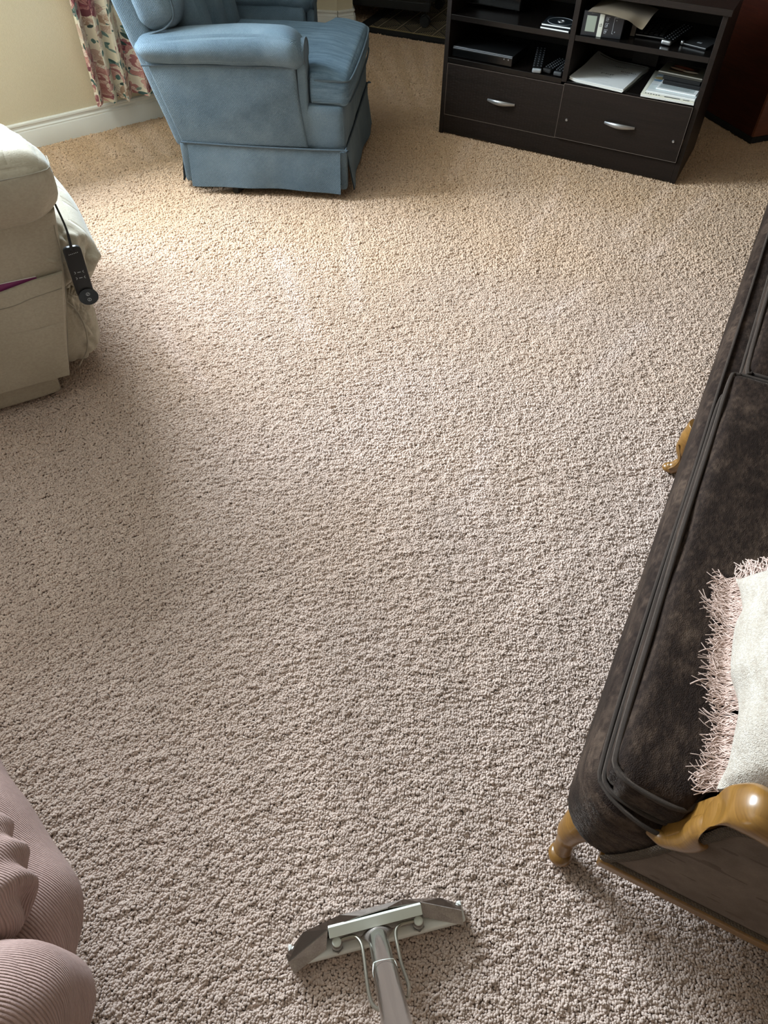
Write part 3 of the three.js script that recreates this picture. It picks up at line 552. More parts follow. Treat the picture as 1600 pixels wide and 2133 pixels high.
  part('strip', sheet((s, t) => V(s * 0.02, 0.002 + 0.075 * t, -0.01 - 0.03 * Math.sin(t * 2.2)), 4, 10, 0.02, 0.08), std({ name: 'grey card', color: 0x75706a, roughness: 0.7, side: THREE.DoubleSide }), strip);
  // flat black wallet
  const fo = onStand('black_wallet', 1.082, 0.531, -0.105, -14, 'flat black wallet with a silver front edge at the right end of the shelf', 'wallet');
  part('cover', rbox(0, 0.105, 0.001, 0.009, -0.16, 0, 0.002), blackMatte, fo);
  part('silver_edge', rbox(0.002, 0.105, 0.0065, 0.009, -0.001, 0.0012, 0.0005), silver, fo);
  part('clasp', soft(-0.012, 0.001, 0.001, 0.016, -0.014, 0.004, 0.004, { n: [6, 6, 6] }), silver, fo);
  part('patch', rbox(0.042, 0.062, 0.0088, 0.0096, -0.06, -0.045, 0.0003, 1), greyPlastic, fo);
  // stack of printed sheets
  const scrib = (g, w, h, seedv, dens) => { const R = (a, b) => { seedv = (seedv * 16807) % 2147483647; return a + (b - a) * (seedv / 2147483647); }; return R; };
  const sheetTex = canvasTex(512, 700, null, (g, w, h) => {
    g.fillStyle = '#d9dcdb'; g.fillRect(0, 0, w, h); const R = scrib(g, w, h, 77);
    g.fillStyle = '#1b1d20'; g.fillRect(20, 34, w - 60, 10);
    for (const [x, y, n, k] of [[230, 190, 7, 22], [330, 280, 8, 24], [190, 400, 6, 26], [380, 330, 4, 14], [120, 330, 5, 13], [260, 480, 6, 12]]) for (let i = 0; i < n; i++) { g.fillStyle = `rgba(20,22,26,${R(0.5, 0.95)})`; const s = R(0.5, 1) * k; g.fillRect(x + i * k * 0.8, y + R(-8, 8), s * 0.35, s); g.fillRect(x + i * k * 0.8, y + R(-4, 8), s * 0.8, s * 0.28); }
    g.strokeStyle = 'rgba(60,64,70,.55)'; g.lineWidth = 2; for (let i = 0; i < 14; i++) { g.beginPath(); const y = R(120, h - 60), x = R(40, w - 240); g.moveTo(x, y); g.lineTo(x + R(50, 220), y + R(-4, 4)); g.stroke(); }
    g.strokeStyle = 'rgba(90,110,150,.8)'; g.beginPath(); g.moveTo(60, h - 50); g.lineTo(w - 120, h - 44); g.stroke();
  });
  const pa = onStand('paper_stack', 0.636, 0.3445, -0.018, -6, 'stack of printed white sheets lying open on the lower right shelf', 'papers');
  const curl = (g) => { const p = g.attributes.position; for (let i = 0; i < p.count; i++) { const x = p.getX(i), z = p.getZ(i); p.setY(i, p.getY(i) + 0.02 * sm(-0.2, -0.38, z) * sm(0.12, -0.02, x) + 0.006 * sm(0.03, 0, x) + 0.004 * Math.sin(z * 20) * sm(-0.1, -0.3, z)); } g.computeVertexNormals(); return g; };
  for (let k = 0; k < 5; k++) { const tw = rr(-1.2, 1.2), g = curl(new THREE.BoxGeometry(0.262, 0.0022, 0.365, 14, 1, 18).translate(0.131 + rr(-0.003, 0.003), 0.0012 + k * 0.0024, -0.1825)); g.rotateY(rad(tw)); part('sheet', k === 4 ? topUV(g, 0, 0.262, -0.365, 0) : boxUV(g), k === 4 ? std({ name: 'printed sheet', map: sheetTex, roughness: 0.75 }) : paper, pa); }
  // dark brown box behind the papers
  const bx = onStand('wooden_box', 0.83, 0.3445, -0.405, -4, 'small dark brown box at the back of the lower right shelf', 'box');
  part('body', rbox(0, 0.125, 0, 0.06, -0.05, 0, 0.003), espresso, bx);
  part('lid', rbox(-0.002, 0.127, 0.06, 0.072, -0.052, 0.002, 0.003), espresso, bx);
  part('lid_trim', rbox(0.01, 0.11, 0.0722, 0.0736, -0.04, -0.012, 0.0005), std({ name: 'copper trim', color: 0x8a5a44, roughness: 0.5 }), bx);
  // magazines
  const R0 = scrib(null, 0, 0, 991);
  const newsTex = canvasTex(512, 640, null, (g, w, h) => { g.fillStyle = '#dedccb'; g.fillRect(0, 0, w, h); g.fillStyle = '#3a3c3a'; for (let i = 0; i < 6; i++) g.fillRect(30 + i * 26, h - 60 + R0(-4, 4), 14, 26); g.fillRect(220, h - 40, 150, 16); g.fillRect(400, h - 34, 60, 12); g.fillStyle = 'rgba(70,74,72,.6)'; for (let y = 40; y < h - 90; y += 12) g.fillRect(20, y, R0(300, 470), 5); });
  const news = onStand('newspaper', 0.979, 0.3445, 0.012, 2, 'folded newspaper lying lowest in the stack by the right side panel', 'newspaper', undefined);
  for (let k = 0; k < 3; k++) part('sheet', topUV(new THREE.BoxGeometry(0.236, 0.003, 0.33).translate(0.118 - k * 0.001, 0.0017 + k * 0.0034, -0.165 - k * 0.003), 0, 0.236, -0.33, 0), k === 2 ? std({ name: 'newsprint', map: newsTex, roughness: 0.85 }) : paper, news);
  const magTex = canvasTex(512, 640, null, (g, w, h) => {
    g.fillStyle = '#eaf0ef'; g.fillRect(0, 0, w, h);
    g.fillStyle = '#a9bfca'; g.fillRect(0, 110, 240, 60); g.fillStyle = '#c4b07a'; g.beginPath(); g.ellipse(110, 230, 130, 44, -0.15, 0, 7); g.fill(); g.fillStyle = '#7fa3bd'; g.beginPath(); g.ellipse(130, 300, 150, 34, -0.1, 0, 7); g.fill(); g.fillStyle = '#8a6048'; g.beginPath(); g.ellipse(210, 330, 30, 16, 0, 0, 7); g.fill();
    g.fillStyle = '#b8c6cc'; g.fillRect(0, 430, w, 14); g.fillStyle = '#dbe6e6'; g.fillRect(0, 455, w, 120);
  });
  const mag = onStand('magazine', 0.994, 0.3555, -0.012, 0, 'glossy white magazine with a pale seaside cover on the newspaper', 'magazine');
  for (let k = 0; k < 3; k++) part('page_block', topUV(new THREE.BoxGeometry(0.218, 0.0026, 0.3).translate(0.109, 0.0014 + k * 0.0028, -0.15 - k * 0.001), 0, 0.218, -0.3, 0), k === 2 ? phys({ name: 'glossy cover', map: magTex, roughness: 0.3 }) : paper, mag);
  const bookTex = canvasTex(512, 300, null, (g, w, h) => { g.fillStyle = '#e9edec'; g.fillRect(0, 0, w, h); g.strokeStyle = '#ffffff'; g.lineWidth = 8; g.strokeRect(4, 4, w - 8, h - 8); g.fillStyle = '#b9c4c4'; g.fillRect(20, 150, w - 60, 110); g.fillStyle = 'rgba(70,76,80,.75)'; g.fillRect(30, 120, w - 90, 8); for (let y = 164; y < 250; y += 14) g.fillRect(30, y, w - 100 - (y % 3) * 20, 4); });
  const bk = onStand('booklet', 1.028, 0.3645, -0.055, -2, 'thin white booklet with a grey text box under the black cases', 'booklet');
  part('cover', topUV(new THREE.BoxGeometry(0.178, 0.003, 0.13).translate(0.089, 0.0018, -0.065), 0, 0.178, -0.13, 0), std({ name: 'booklet cover', map: bookTex, roughness: 0.5 }), bk);
  // two black cases and one with a picture
  const c1 = onStand('video_case', 1.040, 0.3685, -0.118, -3, 'lower plain black video case above the white booklet', 'video case', 'black video cases');
  part('case', rbox(0, 0.17, 0, 0.016, -0.135, 0, 0.003), blackMatte, c1); part('opening_groove', rbox(0.002, 0.168, 0.0075, 0.0085, -0.13, 0.0004, 0.0002, 1), blackGloss, c1);
  const c2 = onStand('video_case', 1.034, 0.385, -0.124, -2, 'upper plain black video case, just under the picture case', 'video case', 'black video cases');
  part('case', rbox(0, 0.17, 0, 0.016, -0.135, 0, 0.003), blackMatte, c2); part('opening_groove', rbox(0.002, 0.168, 0.0075, 0.0085, -0.13, 0.0004, 0.0002, 1), blackGloss, c2);
  const picTex = canvasTex(512, 380, null, (g, w, h) => { g.fillStyle = '#4e4a3c'; g.fillRect(0, 0, w, h); g.fillStyle = '#2b1a12'; g.fillRect(90, 50, 330, 250); g.fillStyle = '#8c4a30'; g.beginPath(); g.ellipse(230, 120, 130, 46, 0.2, 0, 7); g.fill(); g.fillStyle = '#c39a78'; g.beginPath(); g.ellipse(190, 210, 110, 34, 0.25, 0, 7); g.fill(); g.fillStyle = '#d9c2a4'; g.beginPath(); g.ellipse(340, 240, 90, 34, -0.1, 0, 7); g.fill(); g.fillStyle = '#7a5a20'; for (let i = 0; i < 12; i++) g.fillRect(90 + i * 26, 300 + i * 2, 16, 16); });
  const c3 = onStand('video_case', 1.008, 0.4015, -0.128, -4, 'picture-covered video case with a brown and cream cover, topmost of its stack', 'video case');
  part('case', rbox(0, 0.2, 0, 0.014, -0.14, 0, 0.002), std({ name: 'clear sleeve case', color: 0x3a3a34, roughness: 0.25 }), c3);
  part('cover_print', topUV(new THREE.BoxGeometry(0.194, 0.0008, 0.134).translate(0.1, 0.0144, -0.07), 0.003, 0.197, -0.137, -0.003), phys({ name: 'picture cover', map: picTex, roughness: 0.3 }), c3);
  part('front_edge', rbox(0.001, 0.199, 0.010, 0.0135, -0.001, 0.001, 0.0004), std({ name: 'pale clear edge', color: 0xaaa79c, roughness: 0.2 }), c3);
}

// ------------------------------------------------------------------ mahogany cabinet in the corner
{
  const c = thing('corner_cabinet', 1.873, 3.916, 22, 'tall reddish mahogany cabinet standing to the right behind the media cabinet', 'cabinet', [0.35, 0, -0.4]);
  part('carcass', rbox(0.004, 0.70, 0.03, 1.18, -0.80, -0.014, 0.003), mahogany, c);
  part('front_panel', rbox(0.003, 0.701, 0.032, 1.178, -0.0145, 0.0, 0.002), mahoganyFront, c);
  part('plinth', rbox(0.0, 0.704, 0, 0.03, -0.80, 0.001, 0.002), blackMatte, c);
  part('top', rbox(-0.015, 0.719, 1.18, 1.205, -0.81, 0.015, 0.006), mahogany, c);
}

// ------------------------------------------------------------------ dining end: dark flat-woven rug and the rolling cart on it
{
  const cell = 0.132, border = 0.085;
  const rugTex = canvasTex(512, 512, [cell * 2, cell * 2], (g, w) => { // two by two squares of the weave
    g.fillStyle = '#0d0c0b'; g.fillRect(0, 0, w, w); const h = w / 2, c = '#8a7a5c';
    for (let a = 0; a < 2; a++) for (let b = 0; b < 2; b++) {
      g.save(); g.translate(a * h, b * h); g.beginPath(); g.rect(0, 0, h, h); g.clip();
      if ((a + b) % 2) { g.translate(h, 0); g.scale(-1, 1); }
      g.save(); g.beginPath(); g.moveTo(18, h - 18); g.lineTo(h - 22, h - 18); g.lineTo(h - 22, 22); g.closePath(); g.clip(); g.fillStyle = c; for (let x = 20; x < h; x += 26) g.fillRect(x, 0, 12, h); g.restore();
      g.save(); g.beginPath(); g.moveTo(18, h - 40); g.lineTo(18, 18); g.lineTo(h - 40, 18); g.closePath(); g.clip(); g.fillStyle = '#6d614a'; for (let y = 20; y < h; y += 17) g.fillRect(0, y, h, 8); g.restore();
      g.restore();
      g.fillStyle = '#94846a'; g.fillRect(a * h - 9, b * h, 18, h); g.fillRect(w - 9, 0, 9, w);
      g.fillStyle = '#8a7a5c'; g.fillRect(a * h, b * h - 5, h, 10); g.fillRect(0, w - 5, w, 5);
    }
  });
  const rug = thing('area_rug', -0.268, 5.623, -23.2, 'flat black rug with a cream lattice weave and plain black border', 'rug', [0.8, 0, -0.9]);
  const L = 2.2, D = 1.8, x0 = -0.02;
  const body = new THREE.BoxGeometry(L - 2 * border, 0.012, D - 2 * border); body.translate(x0 + L / 2, 0.006, -D / 2);
  const p = body.attributes.position, uv = body.attributes.uv; for (let i = 0; i < p.count; i++) uv.setXY(i, p.getX(i) + 0.008, -p.getZ(i) - border);
  part('woven_field', body, std({ name: 'lattice weave', map: rugTex, roughness: 0.95, bumpMap: tex(128, 0.02, (x, y) => pn(x, y, 12, 12, 140)), bumpScale: 0.001 }), rug);
  part('border', join([rbox(x0, x0 + L, 0, 0.013, -border, 0, 0.004), rbox(x0, x0 + L, 0, 0.013, -D, -D + border, 0.004), rbox(x0, x0 + border, 0, 0.013, -D + border, -border, 0.004), rbox(x0 + L - border, x0 + L, 0, 0.013, -D + border, -border, 0.004)]), std({ name: 'black rug binding', color: 0x0b0a0a, roughness: 0.95 }), rug);
  const edge = std({ name: 'cream rug line', color: 0x97875f, roughness: 0.95 });
  for (const z of [-border + 0.004, -border - 0.012]) part('border_line', rbox(x0 + border, x0 + L - border, 0.0115, 0.0136, z - 0.003, z + 0.003, 0.0008, 1), edge, rug);
  const cart = thing('rolling_cart', 0.232, 5.652, -15, 'black rolling cart on casters standing on the lattice rug', 'cart', [-0.35, 0, -0.25]);
  const X0 = -0.66;
  part('lower_rail', rbox(X0, 0, 0.105, 0.155, -0.03, 0, 0.003), black, cart);
  part('lower_rail', rbox(X0, 0, 0.105, 0.155, -0.5, -0.47, 0.003), black, cart);
  part('lower_shelf', rbox(X0, 0, 0.135, 0.15, -0.469, -0.031, 0.002), blackMatte, cart);
  for (const z of [-0.03, -0.5]) for (const x of [X0, -0.03]) part('post', rbox(x, x + 0.03, 0.1555, 0.72, z, z + 0.03, 0.003), black, cart);
  part('top_board', rbox(X0 - 0.02, 0.02, 0.7205, 0.745, -0.52, 0.02, 0.004), blackMatte, cart);
  for (const [x, z] of [[-0.035, -0.03], [X0 + 0.035, -0.03], [-0.035, -0.47], [X0 + 0.035, -0.47]]) {
    const cs = part('caster', boxUV(join([cyl(0.008, 0.008, 0.03, 10).translate(x, 0.092, z), new THREE.TorusGeometry(0.034, 0.006, 8, 16, Math.PI).translate(x, 0.048, z)])), black, cart);
    for (const dz of [-0.013, 0.013]) part('wheel', boxUV(new THREE.CylinderGeometry(0.032, 0.032, 0.018, 24).rotateX(Math.PI / 2).translate(x, 0.045, z + dz)), blackMatte, cs);
  }
}

// ------------------------------------------------------------------ curtain
{
  const flowers = canvasTex(1024, 1024, [0.46, 0.46], (g, w) => {
    g.fillStyle = '#efe7d0'; g.fillRect(0, 0, w, w);
    const R = (a, b) => rr(a, b);
    const wrap = (x, y, f) => { for (const dx of [-w, 0, w]) for (const dy of [-w, 0, w]) { if (x + dx < -170 || x + dx > w + 170 || y + dy < -170 || y + dy > w + 170) continue; g.save(); g.translate(x + dx, y + dy); f(); g.restore(); } };
    const leaf = (x, y, s, a, col) => wrap(x, y, () => { g.rotate(a); g.fillStyle = col; g.beginPath(); g.moveTo(0, 0); g.bezierCurveTo(s * 0.4, -s * 0.35, s * 0.9, -s * 0.2, s, 0); g.bezierCurveTo(s * 0.8, s * 0.3, s * 0.3, s * 0.3, 0, 0); g.fill(); g.strokeStyle = 'rgba(30,55,52,.4)'; g.lineWidth = 2; g.beginPath(); g.moveTo(0, 0); g.lineTo(s, 0); g.stroke(); });
    const bloom = (x, y, s, pal, a0) => { const n = 9; const ang = Array.from({ length: n * 3 }, () => [R(-0.2, 0.2), R(0.8, 1.1)]); wrap(x, y, () => { g.rotate(a0); for (let ringi = 0; ringi < 3; ringi++) for (let i = 0; i < n; i++) { const q = ang[ringi * n + i], th = i / n * 6.283 + ringi * 0.4 + q[0], r = s * (1 - ringi * 0.3) * q[1]; g.save(); g.rotate(th); g.fillStyle = pal[(i + ringi) % pal.length]; g.strokeStyle = pal[pal.length - 1]; g.lineWidth = 1.6; g.beginPath(); g.moveTo(0, 0); g.bezierCurveTo(r * 0.5, -r * 0.45, r * 1.05, -r * 0.3, r, 0); g.bezierCurveTo(r * 1.05, r * 0.3, r * 0.5, r * 0.42, 0, 0); g.fill(); g.stroke(); for (const k of [-0.12, 0.05, 0.18]) { g.beginPath(); g.moveTo(r * 0.2, 0); g.lineTo(r * 0.92, k * r); g.stroke(); } g.restore(); } }); };
    const rose = ['#e6cbbd', '#d6a99c', '#c58f86', '#efe0d0', '#a9706f'], pale = ['#efe6d4', '#e2cdba', '#d3b8a5', '#f3ecdc', '#b3967f'], wine = ['#b98280', '#96525a', '#d3a79c', '#c9958c', '#7a434c'];
    const green = ['#41625f', '#577a74', '#37524d', '#7d978f', '#8ba093'];
    for (let i = 0; i < 70; i++) leaf(R(0, w), R(0, w), R(45, 100), R(0, 6.28), green[i % 5]);
    for (let i = 0; i < 30; i++) bloom(R(0, w), R(0, w), R(75, 125), [rose, pale, wine, rose, pale][i % 5], R(0, 6));
    for (let i = 0; i < 36; i++) leaf(R(0, w), R(0, w), R(40, 80), R(0, 6.28), green[(i * 3) % 5]);
    for (let i = 0; i < 12; i++) bloom(R(0, w), R(0, w), R(34, 56), [['#8fa39b', '#5e7a76', '#b8a6a0', '#445e5a'], wine, pale][i % 3], R(0, 6));
    g.strokeStyle = 'rgba(70,60,50,.45)'; g.lineWidth = 2; for (let i = 0; i < 60; i++) { const x = R(0, w), y = R(0, w); g.beginPath(); g.moveTo(x, y); g.quadraticCurveTo(x + R(-40, 40), y + R(-40, 40), x + R(-70, 70), y + R(-70, 70)); g.stroke(); }
  });
  const cloth = phys({ name: 'floral curtain cloth', map: flowers, roughness: 0.85, side: THREE.DoubleSide, sheen: 0.2, sheenColor: new THREE.Color(1, 1, 1) });
  const cu = thing('curtain', BAY.at[0], BAY.at[1], BAY.a, 'floral curtain in cream, rose and green hanging in folds behind the blue chair', 'curtain', [0.5, 0, 0.08]);
  const u0 = 0.335, u1 = 0.70;
  const fold = (s) => { const ph = s * 4.3 * 2 * Math.PI + 0.9 * Math.sin(s * 5) + 0.6; return [u0 + (u1 - u0) * s + 0.016 * Math.sin(ph * 2 + 0.5) * sm(0, 0.1, s), 0.078 + 0.044 * Math.tanh(2.0 * Math.sin(ph)) + 0.008 * Math.sin(s * 23)]; };
  const len = 0.85;
  part('fabric', sheet((s, t) => { const [u, d] = fold(s), k = 1 + 0.15 * (1 - t); return V(u + (1 - t) * 0.01 * Math.sin(s * 9), 0.15 + 0.008 * Math.sin(s * 24) + t * 2.1, 0.075 + (d - 0.075) * k); }, 200, 30, len, 2.1), cloth, cu);
  part('fabric_hem', sheet((s, t) => { const [u, d] = fold(s), k = 1.15; return V(u + 0.01 * Math.sin(s * 9), 0.15 + 0.008 * Math.sin(s * 24) + t * 0.07, 0.072 + (d - 0.075) * k - 0.004 * Math.sin(t * Math.PI)); }, 200, 4, len, 0.07), cloth, cu);
  const rod = thing('curtain_rod', BAY.at[0], BAY.at[1], BAY.a, 'white curtain rod above the bay window', 'curtain rod', [-0.5, 2.27, 0.08]);
  part('rod', boxUV(new THREE.CylinderGeometry(0.012, 0.012, 2.6, 16).rotateZ(Math.PI / 2).translate(-0.5, 2.262, 0.078)), trimWhite, rod);
  for (const u of [-1.7, 0.74]) part('bracket', rbox(u - 0.01, u + 0.01, 2.24, 2.29, 0.0, 0.08, 0.003), trimWhite, rod);
}
// ------------------------------------------------------------------ cream power recliner (u forward, z towards the camera)
{
  const rc = thing('recliner', -1.065, 1.786, 28.3, 'cream suede power recliner with pillow arms, side pocket and gathered footrest', 'recliner', [-0.35, 0, -0.38]);
  const D = 1.0;
  const ruche = (amp, f, k0, k1, axis) => (v, N) => { const a = Math.atan2(v.y - 0.3, v.x - 0.1); const t = axis(v); const w = sm(k0, k1, t); v.addScaledVector(N, amp * w * (Math.abs(Math.sin(a * f + 2 * ns(v.x * 20, v.y * 20, v.z * 8))) - 0.5) + amp * w * ns(v.x * 40, v.y * 40, v.z * 40)); };
  for (const s of [0, 1]) {
    const Z = (z) => s ? -D - z : z, zz = (a, b) => [Math.min(Z(a), Z(b)), Math.max(Z(a), Z(b))];
    const [a0, a1] = zz(-0.155, 0);
    const arm = part('arm', slab([[0.05, 0.085], [0.10, 0.27], [0.14, 0.42], [0.172, 0.60], [-0.72, 0.62], [-0.74, 0.085]].map(([x, y]) => [s && x > 0 ? x - 0.17 : x, y]), a0, a1, 0.014), cream, rc);
    const [p0, p1] = zz(-0.172, 0.036), sh = s ? -0.17 : 0;
    part('arm_pad', soft(-0.72, 0.198 + sh, 0.575, 0.752, p0, p1, 0.075, { n: [36, 14, 18], puff: [0.004, 0.012, 0.01], noise: 0.006, freq: 7, warp: (v, N) => { const w = sm(0.02, 0.16, v.x) * sm(0.70, 0.60, v.y); v.addScaledVector(N, 0.005 * w * Math.sin(v.x * 60 - v.y * 70 + 3 * ns(v.x * 9, v.y * 9, v.z * 9))); v.y -= 0.02 * sm(-0.1, -0.7, v.x); } }), cream, arm);
    part('seam', tube([[-0.7, 0.705, Z(0.034)], [-0.3, 0.714, Z(0.043)], [0.05 + sh, 0.716, Z(0.041)], [0.16 + sh, 0.712, Z(0.022)], [0.195 + sh, 0.70, Z(-0.03)], [0.2 + sh, 0.70, Z(-0.1)]], 0.0015, 40, 5), cream, arm);
    part('seam', tube([[0.062, 0.1, Z(-0.002)], [0.11, 0.27, Z(-0.002)], [0.15, 0.42, Z(-0.002)], [0.168, 0.56, Z(-0.002)]].map((p) => [p[0] - 0.012 - (s ? 0.17 : 0), p[1], p[2] + (s ? -0.003 : 0.003)]), 0.0013, 30, 5), cream, arm);
    const [k0, k1] = zz(0.0045, 0.018);
    const pk = part('side_pocket', slab([[0.048, 0.09], [0.085, 0.25], [0.134, 0.432], [0.05, 0.426], [-0.04, 0.413], [-0.3, 0.405], [-0.62, 0.44], [-0.64, 0.09]], k0, k1, 0.006), cream, arm);
    part('hem_seam', tube([[0.118, 0.386, Z(0.0182)], [0.03, 0.377, Z(0.0182)], [-0.05, 0.366, Z(0.0182)], [-0.3, 0.376, Z(0.0182)], [-0.62, 0.388, Z(0.0182)]], 0.0012, 40, 5), cream, pk);
  }
  part('seat', soft(-0.62, 0.14, 0.38, 0.56, -D + 0.16, -0.16, 0.06, { n: [18, 10, 18], puff: [0, 0.02, 0], noise: 0.006 }), cream, rc);
  // bulging front of the seat, gathered at its ends
  const end = (v) => Math.max(sm(-0.16, -0.05, v.z), sm(-D + 0.16, -D + 0.05, v.z));
  part('seat_front', soft(0.03, 0.262, 0.325, 0.565, -D + 0.035, -0.022, 0.105, { n: [40, 34, 44], flat: 0.6, puff: [0.004, 0, 0.012], warp: (v, N) => { ruche(0.017, 13, 0, 1, end)(v, N); const sl = sm(0.33, 0.56, v.y); v.x -= 0.075 * sl * sl + 0.05 * sm(-0.35, -0.9, v.z); } }), cream, rc);
  // footrest pad below, ruched along its rim
  const foot = part('footrest', soft(-0.02, 0.178, 0.058, 0.36, -D + 0.06, -0.045, 0.085, { n: [44, 40, 30], flat: 0.6, warp: (v, N) => { const rim = sm(0.04, 0.12, Math.hypot(v.x - 0.04, (v.y - 0.2) * 0.55) ) * end(v); ruche(0.011, 16, 0, 1, () => rim)(v, N); v.x += 0.012 * Math.sin((v.y - 0.06) * 10); } }), cream, rc);
  part('seam', tube([[0.085, 0.075, -0.042], [0.125, 0.13, -0.04], [0.142, 0.2, -0.039], [0.135, 0.27, -0.039], [0.11, 0.32, -0.041]], 0.0025, 30, 5), cream, foot);
  part('base', soft(-0.72, 0.008, 0.012, 0.088, -D + 0.01, -0.012, 0.015, { n: [16, 8, 16], noise: 0.004 }), cream, rc);
  part('glide', join([boxUV(cyl(0.02, 0.024, 0.014, 16).translate(-0.03, 0.007, -0.06)), boxUV(cyl(0.02, 0.024, 0.014, 16).translate(-0.03, 0.007, -D + 0.06)), boxUV(cyl(0.02, 0.024, 0.014, 16).translate(-0.68, 0.007, -0.06))]), blackMatte, rc);
  const bm = new THREE.Matrix4().makeTranslation(-0.60, 0.45, 0).multiply(new THREE.Matrix4().makeRotationZ(rad(14)));
  for (const [y0, y1] of [[-0.02, 0.22], [0.2, 0.42], [0.4, 0.64]]) part('back_pillow', soft(-0.09, 0.12, y0, y1, -D + 0.12, -0.12, 0.08, { n: [12, 12, 20], puff: [0.03, 0, 0.01], turn: bm }), cream, rc);
  part('back_panel', soft(-0.15, -0.05, -0.3, 0.62, -D + 0.1, -0.1, 0.03, { n: [6, 16, 16], turn: bm }), cream, rc);

  // magazine in the pocket
  const mg = thing('pocket_magazine', -1.065, 1.786, 28.3, 'purple magazine sticking up from the side pocket of the cream recliner', 'magazine', [-0.1, 0.3, 0.018]);
  const purple = std({ name: 'purple cover', color: 0x7a2c62, roughness: 0.4 });
  const tilt = new THREE.Matrix4().makeTranslation(-0.045, 0.291, 0.0).multiply(new THREE.Matrix4().makeRotationZ(rad(-1)));
  part('cover', rbox(-0.105, 0.105, -0.135, 0.139, 0.0022, 0.0036, 0.0003, 1).applyMatrix4(tilt), purple, mg);
  part('pages', rbox(-0.105, 0.104, -0.135, 0.1415, 0.0008, 0.0020, 0.0003, 1).applyMatrix4(tilt), paper, mg);
  // pendant hand control
  const hc = thing('hand_control', -1.065, 1.786, 28.3, 'black hand control with a round end hanging beside the cream recliner', 'remote control', [0.17, 0.42, 0.035]);
  const hm = new THREE.Matrix4().makeTranslation(0.176, 0.43, 0.035).multiply(new THREE.Matrix4().makeRotationX(rad(-12))).multiply(new THREE.Matrix4().makeRotationZ(rad(-2))).multiply(new THREE.Matrix4().makeScale(1.18, 1.0, 1));
  const T = (g) => g.applyMatrix4(hm);
  const hb = part('body', T(plan(roundRect(-0.0205, 0.0205, -0.075, 0.07, [0.012, 0.012, 0.016, 0.016]), -0.011, 0.011, 0.005).rotateX(Math.PI / 2)), black, hc);
  const disk = part('dial', T(boxUV(cyl(0.0235, 0.0235, 0.012, 32).rotateX(Math.PI / 2).translate(0.004, -0.068, 0.010))), blackGloss, hc);
  const ic = std({ name: 'white print', color: 0xcfd3d6, roughness: 0.5 });
  for (let i = 0; i < 6; i++) part('indicator_dot', T(boxUV(cyl(0.0009, 0.0009, 0.0006, 8).rotateX(Math.PI / 2).translate(-0.010 + i * 0.004, 0.055 + i * 0.0006, 0.0112))), ic, hb);
  for (const y of [0.004, -0.012]) { part('printed_dash', T(rbox(-0.004, 0.004, y - 0.0006, y + 0.0006, 0.0108, 0.0114, 0.0002, 1)), ic, hb); for (const s of [-1, 1]) for (const k of [0, 1]) part('printed_chevron', T(rbox(-0.0022, 0.0022, -0.0004, 0.0004, 0.0108, 0.0114, 0.0002, 1).rotateZ(s * (k ? 0.9 : -0.9)).translate(s * 0.0095, y + (k ? 0.0017 : -0.0017), 0)), ic, hb); }
  for (const y of [-0.060, -0.076]) { part('printed_ring', T(boxUV(new THREE.TorusGeometry(0.0042, 0.0004, 6, 20).translate(0.004, y, 0.0163))), ic, disk); part('printed_line', T(rbox(-0.0045, 0.0045, -0.0004, 0.0004, 0.0160, 0.0165, 0.0002, 1).rotateZ(1).translate(0.004, y, 0)), ic, disk); }
  part('cord', limb([[0.178, 0.60, -0.035], [0.183, 0.55, 0.0], [0.180, 0.515, 0.022], [0.176, 0.495, 0.032]], [0.0028, 0.0028, 0.004, 0.0048], 30, 8), black, hc);
}

